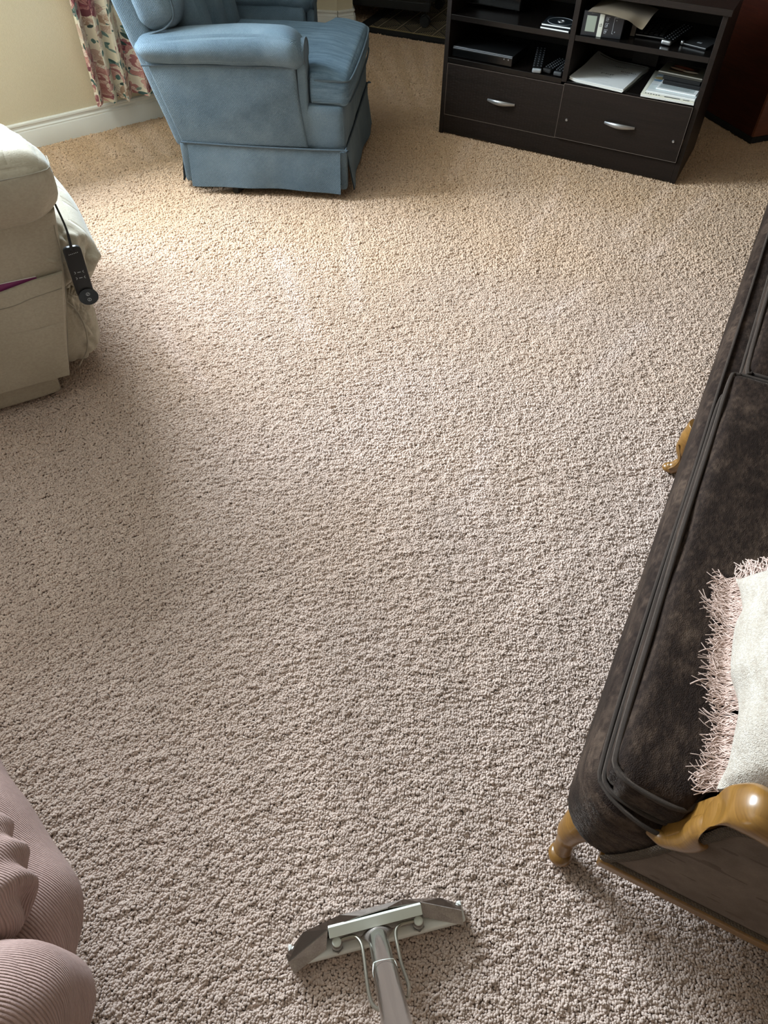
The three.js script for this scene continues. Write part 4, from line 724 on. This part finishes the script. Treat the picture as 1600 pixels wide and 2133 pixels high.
// ------------------------------------------------------------------ mauve corduroy recliner at the lower left (u forward at 45 degrees)
{
  const mr = thing('recliner', -0.43, 0.185, 45, 'mauve ribbed corduroy recliner at the near left corner of the carpet', 'recliner', [-0.4, 0, -0.3]);
  // ribs run across the cloth: planar mapping along one direction
  const ribs = (g, dx, dy, dz) => { const p = g.attributes.position, uv = g.attributes.uv; for (let i = 0; i < p.count; i++) { const x = p.getX(i), y = p.getY(i), z = p.getZ(i); uv.setXY(i, x * dz - z * dx, x * dx + y * dy + z * dz + 0.006 * ns(x * 9, y * 9, z * 9)); } return g; };
  const gather = (v, N) => { const w = sm(-0.3, -0.06, v.z) * sm(-0.30, -0.02, v.x) * sm(0.55, 0.44, v.y); v.addScaledVector(N, 0.010 * w * Math.sin(v.z * 130 + v.x * 60 + 3 * ns(v.x * 9, v.y * 9, v.z * 9))); };
  const A = (g) => ribs(g, 0.55, -0.75, -0.75), B = (g) => ribs(g, 0.5, -0.8, -0.8);
  part('footrest', A(soft(-0.36, 0.030, 0.14, 0.41, -0.62, -0.008, 0.11, { n: [30, 26, 34], puff: [0.008, 0.0, 0.01], noise: 0.014, freq: 8, warp: (v) => { v.x -= 0.05 * sm(0.3, 0.14, v.y); } })), mauve, mr);
  part('seat', A(soft(-0.75, 0.014, 0.385, 0.555, -0.58, -0.035, 0.08, { n: [60, 30, 60], flat: 0.5, puff: [0.01, 0.01, 0.01], noise: 0.014, freq: 8, warp: gather })), mauve, mr);
  part('base', soft(-0.85, -0.26, 0.02, 0.3, -0.58, -0.04, 0.04, { n: [12, 10, 12] }), mauve, mr);
  for (const [z0, z1] of [[0.0, 0.12], [-0.77, -0.625]]) {
    const arm = part('arm', B(soft(-0.85, -0.17, 0.05, 0.42, z0 + 0.008, z1 - 0.004, 0.06, { n: [24, 16, 14], noise: 0.006 })), mauve, mr);
    part('arm_pad', B(soft(-0.83, -0.010, 0.30, 0.565, z0 - 0.03, z1 + 0.01, 0.079, { n: [36, 22, 20], puff: [0.01, 0.012, 0.008], noise: 0.01, freq: 6 })), mauve, arm);
  }
  const bm = new THREE.Matrix4().makeTranslation(-0.78, 0.42, 0).multiply(new THREE.Matrix4().makeRotationZ(rad(20)));
  for (const [y0, y1] of [[0, 0.3], [0.27, 0.6]]) part('back_pillow', soft(-0.1, 0.12, y0, y1, -0.58, -0.03, 0.09, { n: [12, 14, 20], puff: [0.02, 0, 0.01], turn: bm }), mauve, mr);
}

// ------------------------------------------------------------------ brown velvet sofa (u along its front, z from the front edge back)
const SOFA = [0.346, 0.446, 63.8];
{
  const so = thing('sofa', ...SOFA, 'brown crushed velvet sofa with carved honey wood arm and cabriole legs', 'sofa', [1.16, 0, 0.43]);
  const L = 2.95, DP = 0.86;
  const rp = (x0, x1, z0, z1, r) => roundRect(x0, x1, z0, z1, r);
  // upholstered front rail and deck with rounded corners
  const deckWarp = (v, N) => { v.addScaledVector(N, 0.004 * ns(v.x * 7, v.y * 14, v.z * 7) + 0.0015 * ns(v.x * 45, v.y * 30, v.z * 45)); };
  const deck = part('seat_deck', plan(roundRect(-0.036, L, 0, DP, [0.085, 0.085, 0.03, 0.03]), 0.138, 0.345, 0.045, { seg: 7 }), velvet, so);
  const deckWelt = [[-0.028, 0.338, 0.165], [-0.026, 0.342, 0.10], [0.002, 0.345, 0.038], [0.06, 0.346, 0.022], [0.4, 0.346, 0.019], [0.8, 0.345, 0.022], [1.12, 0.346, 0.020], [1.6, 0.346, 0.021], [2.2, 0.346, 0.02]];
  part('welt', tube(deckWelt, 0.0042, 160, 7), velvetWelt, deck);
  part('side_rail', join([rbox(-0.044, -0.012, 0.122, 0.150, 0.09, DP, 0.006), rbox(0.05, L - 0.05, 0.125, 0.145, 0.02, 0.05, 0.006), rbox(L - 0.02, L + 0.01, 0.135, 0.162, 0.06, DP, 0.006)]), honey, so);
  // loose box cushions: top and bottom welts
  const cushion = (x0, x1, z0, notch, y1) => {
    const c = part('seat_cushion', soft(x0, x1, 0.340, y1, z0, 0.70, 0.022, { n: [60, 10, 40], flat: 0.6, puff: [0.004, 0.014, 0.006], warp: (v, N) => {
      if (notch) { const k = sm(0.15, 0.19, v.z); const m = sm(0.35, x0, v.x); v.x += 0.075 * k * m; const R = 0.05, cx = x0 + R, cz = z0 + R; if (v.x < cx && v.z < cz) { const dx = v.x - cx, dz = v.z - cz, mm = Math.max(Math.abs(dx), Math.abs(dz)), h = Math.hypot(dx, dz); if (h > 1e-6) { v.x = cx + dx * mm / h; v.z = cz + dz * mm / h; } } }
      v.addScaledVector(N, 0.005 * ns(v.x * 6, v.y * 10, v.z * 6)); v.y += v.y > 0.39 ? 0.004 * ns(v.x * 5, v.z * 5, 3) : 0;
    } }), velvet, so);
    const path = (y, o) => notch ? [[x0 + 0.08, y, 0.45], [x0 + 0.076, y, 0.24], [x0 + 0.055, y, 0.178], [x0 + 0.012, y - 0.002, 0.158], [x0 - o, y - 0.002, 0.135], [x0 - o, y, z0 + 0.06], [x0 + 0.014, y, z0 + 0.012], [x0 + 0.06, y, z0 - o], [x0 + 0.3, y + 0.003, z0 - o - 0.003], [(x0 + x1) / 2, y + 0.004, z0 - o - 0.004], [x1 - 0.3, y + 0.003, z0 - o - 0.002], [x1 - 0.03, y, z0 - o], [x1 - 0.004, y, z0 + 0.018], [x1 + o, y, 0.1], [x1 + o, y, 0.6]]
      : [[x0 - o, y, 0.6], [x0 - o, y, z0 + 0.06], [x0 + 0.005, y, z0 + 0.018], [x0 + 0.03, y, z0 - o], [x0 + 0.4, y + 0.003, z0 - o - 0.003], [x1 - 0.2, y + 0.003, z0 - o - 0.003], [x1 - 0.02, y, z0 + 0.01], [x1 + o, y, 0.1], [x1 + o, y, 0.6]];
    part('welt', tube(path(y1 - 0.010, 0.000), 0.0055, 200, 7), velvetWelt, c);
    part('welt', tube(path(0.352, 0.000), 0.0045, 200, 7), velvetWelt, c);
  };
  cushion(-0.012, 1.140, 0.030, true, 0.432);
  cushion(1.160, L - 0.05, 0.062, false, 0.430);
  // carved wooden arm, post rising from the front rail
  for (const s of [0, 1]) {
    const X = (x) => s ? L - 0.034 - x : x;
    const pts = [[-0.022, 0.318, 0.118], [-0.031, 0.338, 0.150], [-0.034, 0.385, 0.174], [-0.03, 0.43, 0.176], [-0.024, 0.475, 0.172], [-0.022, 0.52, 0.178], [-0.026, 0.548, 0.206], [-0.034, 0.545, 0.26], [-0.036, 0.535, 0.34], [-0.034, 0.54, 0.55], [-0.02, 0.56, 0.78]];
    const arm = part('wooden_arm', limb(pts.map(([x, y, z]) => [X(x), y, z]), [0.005, 0.014, 0.021, 0.023, 0.024, 0.03, 0.036, 0.034, 0.028, 0.026, 0.028], 70, 18), honey, so);
    // upholstered side below the arm with braid along its edge
    const turn = new THREE.Matrix4().makeBasis(V(0, 0, 1), V(0, 1, 0), V(-1, 0, 0));   // (z, y) outline, thickness along -x
    const rim = [[0.095, 0.165], [0.118, 0.21], [0.142, 0.28], [0.158, 0.345], [0.176, 0.40], [0.19, 0.45], [0.20, 0.49], [0.235, 0.515], [0.30, 0.508], [0.45, 0.505], [0.84, 0.52]];
    const g = slab([...rim, [0.84, 0.165]], s ? -(L + 0.006) : -0.02, s ? -(L - 0.04) : 0.04, 0.005, { turn });
    const side = part('side_panel', g, velvetSide, so);
    const xo = s ? L + 0.006 : -0.041;
    part('gimp_trim', boxUV(sweepStrip(rim.map(([z, y]) => V(xo, y, z)), 0.011, 0.004)), gimp, side);
    part('gimp_trim', boxUV(sweepStrip([[0.1, 0.168], [0.4, 0.168], [0.84, 0.168]].map(([z, y]) => V(xo, y, z)), 0.006, 0.004)), gimp, side);
    // wood frame band between panel and arm
    const band = slab([[0.146, 0.322], [0.154, 0.34], [0.162, 0.36], [0.174, 0.40], [0.185, 0.45], [0.196, 0.49], [0.235, 0.517], [0.30, 0.51], [0.45, 0.507], [0.84, 0.522], [0.84, 0.55], [0.45, 0.535], [0.3, 0.535], [0.22, 0.54], [0.186, 0.51], [0.17, 0.46], [0.156, 0.40], [0.146, 0.36], [0.14, 0.335]], s ? -(L + 0.002) : -0.01, s ? -(L - 0.03) : 0.036, 0.004, { turn });
    part('arm_frame', band, honey, arm);
  }
  // cabriole legs
  const leg = (pts, radii, knob) => {
    const l = part('leg', limb(pts, radii, 40, 16, [1, 1.15]), honey, so);
    for (const k of knob) part('scroll', boxUV(new THREE.SphereGeometry(1, 18, 14).scale(k[3], k[4], k[5]).translate(k[0], k[1], k[2])), honey, l);
    return l;
  };
  leg([[0.035, 0.17, 0.06], [0.014, 0.135, 0.044], [0.002, 0.10, 0.034], [0.002, 0.065, 0.036], [-0.006, 0.03, 0.037], [-0.014, 0.012, 0.037]], [0.033, 0.032, 0.026, 0.020, 0.019, 0.021], [[-0.018, 0.016, 0.037, 0.025, 0.016, 0.024]]);
  leg([[1.205, 0.17, 0.035], [1.20, 0.135, 0.022], [1.196, 0.10, 0.012], [1.19, 0.06, 0.020], [1.186, 0.028, 0.006], [1.184, 0.014, -0.010]], [0.042, 0.036, 0.027, 0.018, 0.016, 0.017], [[1.184, 0.015, -0.012, 0.016, 0.014, 0.019], [1.184, 0.026, 0.002, 0.012, 0.010, 0.016]]);
  part('carved_line', tube([[1.178, 0.115, -0.012], [1.172, 0.075, 0.006], [1.168, 0.045, 0.002], [1.168, 0.024, -0.012]], 0.0028, 24, 6), honey, so);
  leg([[2.89, 0.17, 0.07], [2.90, 0.135, 0.06], [2.91, 0.10, 0.05], [2.91, 0.065, 0.055], [2.92, 0.03, 0.055], [2.93, 0.012, 0.055]], [0.036, 0.036, 0.030, 0.022, 0.020, 0.022], [[2.932, 0.016, 0.055, 0.025, 0.016, 0.024]]);
  for (const x of [0.05, 2.88]) leg([[x, 0.17, 0.80], [x, 0.10, 0.815], [x, 0.05, 0.83], [x, 0.008, 0.85]], [0.035, 0.028, 0.022, 0.02], []);
  // back
  const bt = new THREE.Matrix4().makeTranslation(0, 0.34, 0.74).multiply(new THREE.Matrix4().makeRotationX(rad(12)));
  part('back_rest', soft(0.0, L - 0.034, -0.1, 0.5, 0.0, 0.13, 0.05, { n: [50, 20, 8], turn: bt }), velvet, so);
  part('back_rail', limb([[0.0, 0.5, 0.06], [0.4, 0.52, 0.06], [1.15, 0.55, 0.06], [2.2, 0.52, 0.06], [L - 0.04, 0.5, 0.06]], [0.025, 0.025, 0.032, 0.025, 0.025], 60, 12).applyMatrix4(bt), honey, so);
}
function sweepStrip(P, w, t) { // narrow braid lying on a vertical x = const face
  const c = new THREE.CatmullRomCurve3(P), n = 70, list = [];
  const pos = [], idx = [];
  for (let i = 0; i <= n; i++) { const p = c.getPoint(i / n), d = c.getTangent(i / n), N = V(0, d.z, -d.y).normalize(); for (const [a, b] of [[-w, 0], [-w * 0.6, -t], [0, -t * 1.3], [w * 0.6, -t], [w, 0]]) { const q = p.clone().addScaledVector(N, a); pos.push(q.x + b, q.y, q.z); } }
  for (let i = 0; i < n; i++) for (let j = 0; j < 4; j++) { const a = i * 5 + j; idx.push(a, a + 1, a + 5, a + 1, a + 6, a + 5); }
  const g = new THREE.BufferGeometry(); g.setAttribute('position', new THREE.Float32BufferAttribute(pos, 3)); g.setIndex(idx); g.computeVertexNormals(); return g;
}

// ------------------------------------------------------------------ fringed pillow leaning on the sofa
{
  const pl = thing('throw_pillow', ...SOFA, 'cream woven throw pillow with long pink fringe on the brown sofa', 'pillow', [0.25, 0.46, 0.25]);
  const pillowMap = tex(512, 0.16, (x, y) => { const w = pn(x, y, 64, 64, 150), b = pn(x, y, 4, 14, 151), f = pn(x, y, 128, 256, 152); return mixc(hex(0x9d8f80), hex(0xc8c0b4), cl(0.5 * w + 0.35 * b + 0.25 * f, 0, 1)); }, true);
  const mat = std({ name: 'cream slub cloth', map: pillowMap, bumpMap: tex(256, 0.04, (x, y) => 0.5 * pn(x, y, 32, 32, 153) + 0.5 * pn(x, y, 64, 64, 154)), bumpScale: 0.0016, roughness: 0.9 });
  const fringeMat = std({ name: 'pink fringe yarn', color: 0xc9b0a4, roughness: 0.9 });
  const S = 0.42, M = new THREE.Matrix4().makeTranslation(0.255, 0.605, 0.315).multiply(new THREE.Matrix4().makeRotationY(rad(7))).multiply(new THREE.Matrix4().makeRotationX(rad(46)));
  const h = S / 2;
  const out = (x, y) => 0.010 * Math.sin(x * 26 + 1) * sm(0.1, h, Math.abs(y)) ;
  let g = smoothNormals(new THREE.BoxGeometry(2, 2, 2, 40, 40, 8));
  const p = g.attributes.position;
  for (let i = 0; i < p.count; i++) {
    const X = p.getX(i), Y = p.getY(i), Z = p.getZ(i), e = (1 - X ** 4) * (1 - Y ** 4), pinch = 1 - 0.06 * (X * X) * (1 - Math.abs(Y)) - 0;
    const x = X * h * (1 - 0.045 * (1 - Y * Y)), y = Y * h * (1 - 0.045 * (1 - X * X)) + out(X * h, Y * h) * Math.sign(Y);
    const t = 0.006 + 0.068 * Math.pow(Math.max(0, e), 0.55) * (1 - 0.1 * (X * X + Y * Y));
    p.setXYZ(i, x, y, Z * t + 0.006 * ns(x * 9, y * 9, Z) * e + 0.004 * Math.sin(X * 14 + 3 * ns(x * 8, y * 8)) * sm(0.5, 1, Math.abs(Y)));
  }
  g.computeVertexNormals(); g.applyMatrix4(M);
  part('cover', boxUV(g), mat, pl);
  const strands = [], n = [];
  const strand = (x, y, dx, dy, len) => { // root on the seam, combed outwards, falling to the seat
    const P = [], N = V(0, 0, 1), kink = rr(-1.6, 1.6), side = rr(-0.35, 0.35), up = rr(-0.25, 0.55);
    for (let k = 0; k <= 5; k++) {
      const t = k / 5, w = V(x + dx * len * t - dy * (side * len * t * t * 0.8 + 0.005 * kink * Math.sin(t * 7)), y + dy * len * t + dx * (side * len * t * t * 0.8 + 0.005 * kink * Math.sin(t * 7)), rr(-0.001, 0.001)).applyMatrix4(M);
      w.y += 0.012 * up * Math.sin(t * 3) - 0.25 * len * t * t; w.y = Math.max(w.y, 0.4475 + 0.006 * rnd()); P.push(w);
    }
    strands.push(new THREE.TubeGeometry(new THREE.CatmullRomCurve3(P), 8, rr(0.0006, 0.0011), 4));
  };
  for (let i = 0; i < 800; i++) { const x = rr(-h, h); strand(x, -h * (1 - 0.045 * (1 - (x / h) ** 2)) - out(x, h) + 0.006, 0.12 * x / h + 0.55 * ns(x * 16, 0.7) + rr(-0.10, 0.10), -1, rr(0.04, 0.068) * (rnd() < 0.12 ? 1.45 : 1) * (1 + 0.3 * ns(x * 11, 3.3))); }
  for (const s of [-1, 1]) for (let i = 0; i < 420; i++) { const y = rr(-h, h); strand(s * h * 0.97, y, s, 0.6 * ns(y * 16, s + 4.2) + rr(-0.12, 0.12), rr(0.035, 0.065)); }
  for (let i = 0; i < 160; i++) strand(rr(-h, h), h * 0.97, rr(-0.2, 0.2), 1, rr(0.035, 0.06));
  const fg = join(strands.map((s) => boxUV(s)));
  part('fringe', fg, fringeMat, pl, 'stuff');
}

// ------------------------------------------------------------------ carpet cleaning wand (x to the right, z towards the operator)
{
  const wd = thing('cleaning_wand', 0.004, 0.27, 14, 'steel carpet cleaning wand head with bent rods and a white glide on the carpet', 'cleaning wand', [0, 0, 0.01]);
  part('glide', soft(-0.162, 0.164, 0.0, 0.024, -0.012, 0.022, 0.008, { n: [20, 6, 8] }), white, wd);
  const E = [[-0.164, -0.162], [0.164, 0.168]];
  part('end_cap', join(E.map(([a, b]) => rbox(Math.min(a, b) - 0.003, Math.max(a, b) + 0.002, 0.0, 0.014, -0.016, 0.02, 0.003))), white, wd);
  // flared hood, folded from plates: dark front wings, middle facet, scuffed rear wings
  const A = [-0.173, 0.012, 0.000], B = [-0.136, 0.022, -0.028], C = [-0.064, 0.032, -0.039], C2 = [-0.002, 0.034, -0.038], Dd = [0.060, 0.034, -0.038], Ee = [0.132, 0.024, -0.026], F = [0.169, 0.012, -0.008];
  const Lr = [-0.169, 0.036, 0.015], Lm = [-0.089, 0.058, -0.016], Rm = [0.088, 0.058, -0.021], Rr = [0.163, 0.036, 0.006];
  const c1 = [-0.028, 0.060, -0.024], c2 = [0.026, 0.060, -0.026];
  const flip = (a) => [...a].reverse();
  const hood = part('hood', join([[A, Lr, B], [B, Lr, Lm], [B, Lm, C], [C, Lm, c1]].map((t) => plate(t, 0.002))), darkSteel, wd);
  part('hood_wing', join([[F, Ee, Rr], [Ee, Rm, Rr], [Ee, Dd, Rm], [Dd, c2, Rm]].map((t) => plate(t, 0.002))), darkSteel, hood);
  part('hood_middle', join([[C, c1, C2], [C2, c1, c2], [C2, c2, Dd]].map((t) => plate(t, 0.002))), steelMatte, hood);
  part('rear_plate', plate([Lr, [-0.162, 0.018, 0.034], [-0.098, 0.028, 0.010], Lm], 0.002), steelMatte, hood);
  part('rear_plate', plate([Rm, [0.090, 0.034, 0.000], [0.163, 0.018, 0.028], Rr], 0.002), steelMatte, hood);
  part('hood_core', join([plate([[-0.16, 0.004, 0.0], [-0.1, 0.034, -0.012], [0.1, 0.034, -0.014], [0.158, 0.004, 0.0]].reverse(), 0.003), plate([A, C, Dd, F].map(([x, y, z]) => [x, Math.max(0.004, y - 0.003), z]), 0.002)]), darkSteel, hood);
  // welded bracket bar with two bolts
  const bar = part('bracket_bar', rbox(-0.0885, 0.0875, -0.006, 0.006, -0.0105, 0.0085, 0.0012).applyMatrix4(new THREE.Matrix4().makeTranslation(0, 0.056, -0.010).multiply(new THREE.Matrix4().makeRotationX(rad(28)))), paleMetal, wd);
  part('lower_bar', rbox(-0.085, 0.085, 0.026, 0.044, -0.006, 0.006, 0.002), steelMatte, wd);
  for (const x of [-0.077, 0.078]) {
    const b = part('bolt', boxUV(cyl(0.0085, 0.0085, 0.010, 24).translate(x, 0.041, 0.006)), steelMatte, wd);
    part('bolt_head', boxUV(new THREE.SphereGeometry(0.0085, 18, 10, 0, 6.3, 0, 1.57).scale(1, 0.35, 1).translate(x, 0.046, 0.006)), paleMetal, b);
    part('washer', boxUV(cyl(0.0105, 0.0105, 0.002, 24).translate(x, 0.035, 0.008)), steelMatte, b);
    part('hex_nut', boxUV(cyl(0.0115, 0.0115, 0.007, 6).translate(x, 0.029, 0.010)), darkSteel, b);
  }
  // tube: flattened neck, lower sleeve and the wider upper tube with fishmouth joints
  const P0 = V(-0.002, 0.050, 0.012), P1 = V(-0.016, 0.42, 0.177), dir = P1.clone().sub(P0).normalize(), along = (t) => P0.clone().addScaledVector(dir, t);
  const seg = (t0, t1, r0, r1, m = 32, sq = 1) => { const a = along(t0), b = along(t1), g = new THREE.CylinderGeometry(r1, r0, t1 - t0, m, 1, false); g.applyQuaternion(new THREE.Quaternion().setFromUnitVectors(V(0, 1, 0), dir)); g.translate((a.x + b.x) / 2, (a.y + b.y) / 2, (a.z + b.z) / 2); return boxUV(g); };
  const tubep = part('tube', seg(0.018, 0.24, 0.0178, 0.0182), chrome, wd);
  part('neck', (() => { let g = new THREE.CylinderGeometry(1, 1, 1, 32, 6); const p = g.attributes.position; for (let i = 0; i < p.count; i++) { const t = p.getY(i) + 0.5, x = p.getX(i), z = p.getZ(i); p.setXYZ(i, x * (0.0185 + 0.014 * Math.pow(1 - t, 1.6)), -0.016 + t * 0.040, z * (0.010 + 0.0082 * t)); } g.computeVertexNormals(); g.applyQuaternion(new THREE.Quaternion().setFromUnitVectors(V(0, 1, 0), dir)); g.translate(P0.x, P0.y, P0.z); return boxUV(g); })(), steelMatte, wd);
  part('upper_tube', seg(0.205, 1.02, 0.0197, 0.0199), chrome, wd);
  // weld seams round the overlap
  const N1 = V(1, 0, 0).addScaledVector(dir, -dir.x).normalize(), N2 = V().crossVectors(N1, dir).normalize();
  const onTube = (t, th, r) => along(t).addScaledVector(N1, Math.cos(th) * r).addScaledVector(N2, Math.sin(th) * r);
  const mouth = []; for (let i = 0; i <= 60; i++) { const th = i / 60 * 2 * Math.PI; mouth.push(onTube(0.186 + 0.026 * Math.abs(Math.sin(th * 1.5 + 0.7)), th, 0.0190)); }
  part('weld_seam', boxUV(new THREE.TubeGeometry(new THREE.CatmullRomCurve3(mouth), 120, 0.0011, 6)), paleMetal, tubep);
  const skirtPos = [], idx = [], m = 60; for (let i = 0; i <= m; i++) { const th = i / m * 2 * Math.PI, a = onTube(0.186 + 0.026 * Math.abs(Math.sin(th * 1.5 + 0.7)), th, 0.0191), b = onTube(0.222, th, 0.0198); skirtPos.push(a.x, a.y, a.z, b.x, b.y, b.z); if (i < m) idx.push(i * 2, i * 2 + 1, i * 2 + 2, i * 2 + 1, i * 2 + 3, i * 2 + 2); }
  const sg = new THREE.BufferGeometry(); sg.setAttribute('position', new THREE.Float32BufferAttribute(skirtPos, 3)); sg.setIndex(idx); sg.computeVertexNormals();
  part('fishmouth', boxUV(sg), chrome, tubep);
  part('collar', boxUV(new THREE.TorusGeometry(0.0178, 0.0014, 8, 32).applyQuaternion(new THREE.Quaternion().setFromUnitVectors(V(0, 0, 1), dir)).translate(along(0.024).x, along(0.024).y, along(0.024).z)), steelMatte, tubep);
  part('bent_rod', tube([[-0.075, 0.042, 0.004], [-0.055, 0.046, 0.003], [-0.042, 0.05, 0.006], [-0.034, 0.058, 0.020], [-0.034, 0.08, 0.046], [-0.037, 0.12, 0.083], [-0.0385, 0.165, 0.112], [-0.036, 0.205, 0.131], [-0.026, 0.238, 0.142], [-0.018, 0.248, 0.140]], 0.0032, 70, 9), wirem, wd);
  part('bent_rod', tube([[0.074, 0.042, 0.004], [0.055, 0.046, 0.004], [0.041, 0.05, 0.006], [0.031, 0.058, 0.018], [0.028, 0.085, 0.048], [0.026, 0.12, 0.076], [0.026, 0.165, 0.102], [0.025, 0.195, 0.118], [0.018, 0.222, 0.133], [0.010, 0.232, 0.132]], 0.0032, 70, 9), wirem, wd);
}
renderer.render(scene, camera);
